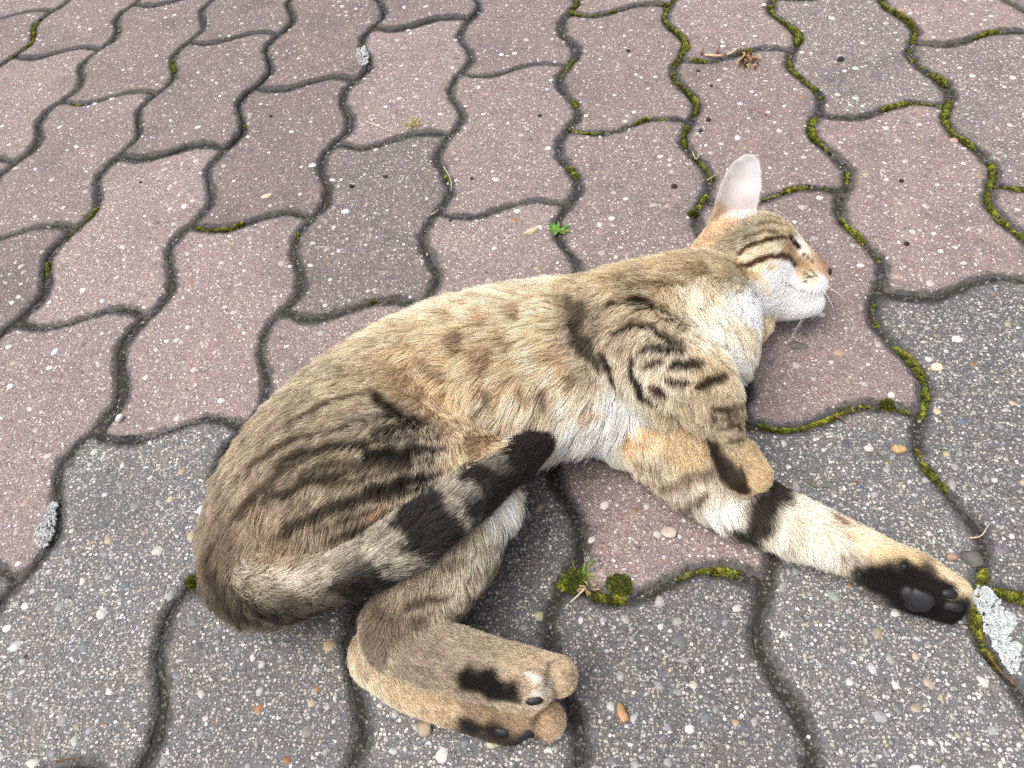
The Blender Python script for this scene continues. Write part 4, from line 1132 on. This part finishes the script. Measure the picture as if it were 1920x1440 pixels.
def tiny_tube(name, px, z, r0, r1, mat, parent=None):
    pts = np.array([G(x, y, zz) for (x, y), zz in zip(px, z)])
    return tube(name, pts, r0, r1, mat, parent, 6, 5)
m_red = flat_mat('needle_rust', (104, 68, 58), (140, 98, 84)); m_straw = flat_mat('straw', (178, 160, 128), (214, 200, 172)); m_olive = flat_mat('needle_olive', (110, 96, 62), (150, 132, 92)); m_brown = flat_mat('needle_brown', (92, 66, 44), (140, 104, 66))
NEEDLES = [
    ([(1561, 777), (1582, 788), (1598, 808)], m_red, 'rust red pine needle just below a mossy joint on grey paver'),
    ([(1592, 903), (1606, 902), (1620, 906)], m_red, 'short pale red needle on grey paver above the stretched foreleg'),
    ([(1644, 846), (1658, 858), (1672, 872)], m_olive, 'thin olive needle beside a tan stone on grey paver'),
    ([(1511, 901), (1528, 911), (1552, 912)], m_olive, 'bent olive twig bit beside the resting forepaw'),
    ([(1818, 1009), (1840, 1004), (1856, 980)], m_straw, 'curved white straw lying across the mossy joint near the paw'),
    ([(1848, 1222), (1876, 1258), (1904, 1284)], m_brown, 'brown needle pressed into the joint beside the large lichen'),
    ([(1298, 284), (1306, 298), (1316, 276)], m_straw, 'forked straw bit in the joint behind the ear'),
    ([(1326, 338), (1338, 330), (1344, 326)], m_straw, 'short pale curl beside the cat ear'),
    ([(832, 312), (845, 336), (846, 358)], m_straw, 'curved pale stem in the joint among dry red pavers'),
    ([(686, 228), (712, 238), (742, 250)], m_straw, 'long thin straw running into the dry grass tuft'),
    ([(1402, 205), (1422, 209), (1444, 219)], m_brown, 'hair thin brown stem on red paver above the ear'),
    ([(712, 572), (722, 566), (735, 552)], m_olive, 'small olive stick at the joint behind the cat back'),
    ([(808, 402), (816, 398), (822, 392)], m_straw, 'tiny straw bit at a joint corner of dark stained paver'),
    ([(102, 1428), (128, 1423), (152, 1420)], m_brown, 'brown stalk over the grey joint below the tail'),
    ([(1640, 446), (1644, 454), (1648, 460)], m_straw, 'pale husk on the mossy joint in front of the nose'),
]
for px, mt, lab in NEEDLES:
    tag(tiny_tube('needle', px, (.0012, .0020, .0012), .0005, .0003, mt), lab, 'plant litter')
# twig with bract, and the crumbled brown seed head beside it
tw = link('twig', None); tw.location = G(1345, 100); tag(tw, 'peeling tan twig in the joint beside the brown seed head', 'twig')
bpy.context.view_layer.update()
def child(o, par):
    o.parent = par; o.matrix_parent_inverse = par.matrix_world.inverted(); return o
child(tiny_tube('stem', [(1322, 103), (1338, 104), (1354, 105)], (.001, .0022, .0012), .0016, .0011, flat_mat('bark_tan', (176, 140, 112), (214, 182, 154))), tw)
child(tiny_tube('side_shoot', [(1363, 102), (1374, 97), (1385, 89)], (.001, .003, .004), .0011, .0006, m_straw), tw)
child(tiny_tube('bract', [(1344, 100), (1347, 92), (1350, 84)], (.001, .004, .006), .0016, .0005, m_red), tw)
child(tiny_tube('bract', [(1315, 101), (1317, 96), (1320, 91)], (.001, .004, .005), .0015, .0004, m_red), tw)
r = np.random.default_rng(5)
sh = link('seed_head', None); sh.location = G(1405, 112); tag(sh, 'crumbled brown dried seed head on red paver beside a twig', 'seed head')
bpy.context.view_layer.update()
msc = [flat_mat('husk_dark', (70, 52, 36), (110, 84, 56)), flat_mat('husk_tan', (150, 118, 78), (196, 166, 120))]
for i in range(34):
    a = r.uniform(0, 6.28); q = math.sqrt(r.random())
    px, py = 1404 + 17 * q * math.cos(a) + (8 * (q * math.sin(a))), 112 + 16 * q * math.sin(a)
    z = .001 + .006 * (1 - q * q) * r.random()
    d = r.normal(0, 6, 2)
    o = tiny_tube('husk', [(px, py), (px + d[0] * .6, py + d[1] * .5 - 1), (px + d[0], py + d[1])], (z, z + .002, z + .0012), .0012, .0004, msc[i % 2])
    child(o, sh)
# plants: blades are thin bent leaves
def blade(name, p0, az, L, w, rise, droop, mat, parent):
    n = 7; V, Fc = [], []
    d = np.array([math.cos(az), math.sin(az), 0]); s = np.array([-math.sin(az), math.cos(az), 0])
    for i in range(n):
        t = i / (n - 1)
        c = p0 + d * L * t + np.array([0, 0, rise * t - droop * t * t])
        c[2] = max(c[2], .0004)
        ww = w * (math.sin(math.pi * min(1, .18 + .82 * t)) ** .7) if t < 1 else 0
        V += [c + s * ww, c + np.array([0, 0, -.25 * ww]), c - s * ww]
    for i in range(n - 1):
        a = 3 * i; Fc += [(a, a + 1, a + 4, a + 3), (a + 1, a + 2, a + 5, a + 4)]
    o = link(name, mesh_from(name, V, Fc), mat); child(o, parent); return o
m_leaf = flat_mat('leaf_green', (62, 112, 44), (110, 156, 66), .6); m_leaf2 = flat_mat('leaf_olive', (86, 100, 36), (128, 132, 58), .7); m_dry = flat_mat('leaf_dry', (150, 128, 84), (196, 174, 124), .8)
wd = link('weed', None); wd.location = G(1047, 432, -.003); tag(wd, 'tiny bright green weed sprouting from the joint behind the cat', 'weed'); bpy.context.view_layer.update()
base = G(1048, 436, -.003)
for i, (az, L, rise, m_) in enumerate([(2.6, .011, .010, m_leaf), (3.0, .012, .006, m_leaf), (2.2, .009, .010, m_leaf), (.6, .009, .008, m_leaf), (-.3, .010, .006, m_leaf2), (-.9, .009, .005, m_leaf), (3.6, .010, .006, m_leaf2), (4.2, .009, .006, m_leaf), (1.4, .008, .010, m_leaf), (3.3, .008, .009, m_leaf), (5.2, .008, .006, m_leaf2)]):
    blade('leaf', base + r.normal(0, .0006, 3) * [1, 1, 0], az, L, .0013 + .0005 * r.random(), rise, rise * .5, m_, wd)
dg = link('grass_tuft', None); dg.location = G(778, 240, -.003); tag(dg, 'withered yellow grass tuft in the joint among red pavers', 'grass tuft'); bpy.context.view_layer.update()
for i in range(26):
    blade('blade', G(775 + r.normal(0, 5), 240 + r.normal(0, 3), -.003), r.uniform(0, 6.28), r.uniform(.005, .012), .0006, r.uniform(.006, .013), .005, m_dry if i % 3 else m_leaf2, dg)
gg = link('grass_tuft', None); gg.location = G(1090, 1095, -.003); tag(gg, 'small green grass tuft with dry rootlets on a moss cushion', 'grass tuft'); bpy.context.view_layer.update()
for i in range(18):
    blade('blade', G(1090 + r.normal(0, 9), 1082 + r.normal(0, 6), -.002), r.uniform(0, 6.28), r.uniform(.005, .010), .0005, r.uniform(.004, .009), .004, m_leaf if i % 2 else m_leaf2, gg)
for i in range(11):
    x, y = 1096 + r.normal(0, 8), 1102 + r.normal(0, 4); a = r.uniform(0, 6.28); L = r.uniform(8, 20)
    child(tiny_tube('dry_stalk', [(x, y), (x + L * .5 * math.cos(a) + 2, y + L * .4 * math.sin(a)), (x + L * math.cos(a), y + L * .7 * math.sin(a))], (.001, .003, .001), .0005, .0003, m_dry), gg)
child(tiny_tube('dry_stalk', [(1098, 1102), (1084, 1116), (1070, 1129)], (.002, .003, .001), .0007, .0004, m_straw), gg)
# loose stones, each with its own look
def pebble(px, py, L, Wd, ang, col, label, h=.35, seed=0):
    c = G(px, py) * 100; c[2] = h * .35
    a = math.radians(ang); d = np.array([math.cos(a), math.sin(a), 0]); e = np.array([-math.sin(a), math.cos(a), 0])
    o = blob('pebble', c, (d, e, np.array([0, 0, 1.])), (L, Wd, h), flat_mat('stone', tuple(int(x * .82) for x in col), col, .7, 220), None, seed, .22, 2.2, 16, 9)
    return tag(o, label, 'pebble')
pebble(998, 436, .62, .24, 20, (206, 196, 160), 'long cream pebble beside the tiny green weed', .3, 1)
pebble(225, 785, .34, .22, 70, (238, 236, 230), 'chipped bright white pebble at a red paver corner', .2, 2)
pebble(500, 369, .5, .26, 25, (222, 196, 172), 'flat peach flake lying on red paver', .14, 3)
pebble(1496, 650, .62, .34, -15, (112, 108, 102), 'dark grey oval pebble below the chin whiskers', .2, 4)
pebble(1756, 690, .4, .32, 0, (222, 204, 176), 'beige pebble on grey paver next to the mossy joint', .22, 5)
pebble(1684, 844, .46, .3, 10, (196, 166, 120), 'tan pebble on grey paver beside an olive needle', .22, 6)
pebble(1167, 1338, .52, .24, -70, (188, 150, 106), 'long orange pebble on grey paver beside the hind paws', .2, 7)
pebble(797, 1368, .4, .38, 0, (176, 160, 138), 'round beige pebble under the lower hind foot', .28, 8)
pebble(1255, 998, .44, .38, 0, (198, 182, 170), 'round pinkish pebble on the small red paver below the chest', .14, 9)
pebble(928, 1388, .5, .42, 20, (186, 182, 156), 'pale yellowish pebble in front of the lower hind paw', .24, 10)
pebble(1823, 1048, .55, .5, 0, (104, 102, 98), 'rough dark grey pebble on paver corner above the outstretched paw', .2, 11)
pebble(1785, 1046, .28, .24, 0, (174, 142, 120), 'small salmon pebble beside a dark grey one near the paw', .16, 12)
# soil crumbs
mcr = flat_mat('soil_crumb', (40, 38, 36), (72, 68, 62), .95)
for i, (x, y, s_z) in enumerate([(1309, 134, .2), (1333, 161, .16), (1328, 225, .22), (1314, 245, .2), (1264, 350, .26), (1576, 112, .3), (1699, 458, .22), (1012, 218, .2), (1690, 340, .2), (885, 335, .18), (264, 342, .14), (508, 218, .18), (845, 415, .2), (1178, 95, .2), (722, 332, .22), (660, 350, .24)]):
    c = G(x, y) * 100; c[2] = s_z * .25
    o = blob('soil_crumb', c, np.eye(3), (s_z, s_z * .9, s_z * .6), mcr, None, 20 + i, .3, 2.0, 10, 7)
    tag(o, 'small dark soil crumb lying on a red paver', 'soil crumb', 'soil crumbs scattered on the red pavers')
o = blob('soil_crumb', G(56, 1232) * 100, np.eye(3), (.55, .45, .1), mcr, None, 60, .35, 2.0, 14, 8)  # no crumb: flat dark blob standing in for a hole in the paver
tag(o, 'flat dark blob standing in for a dark hole in a grey paver', 'soil crumb')
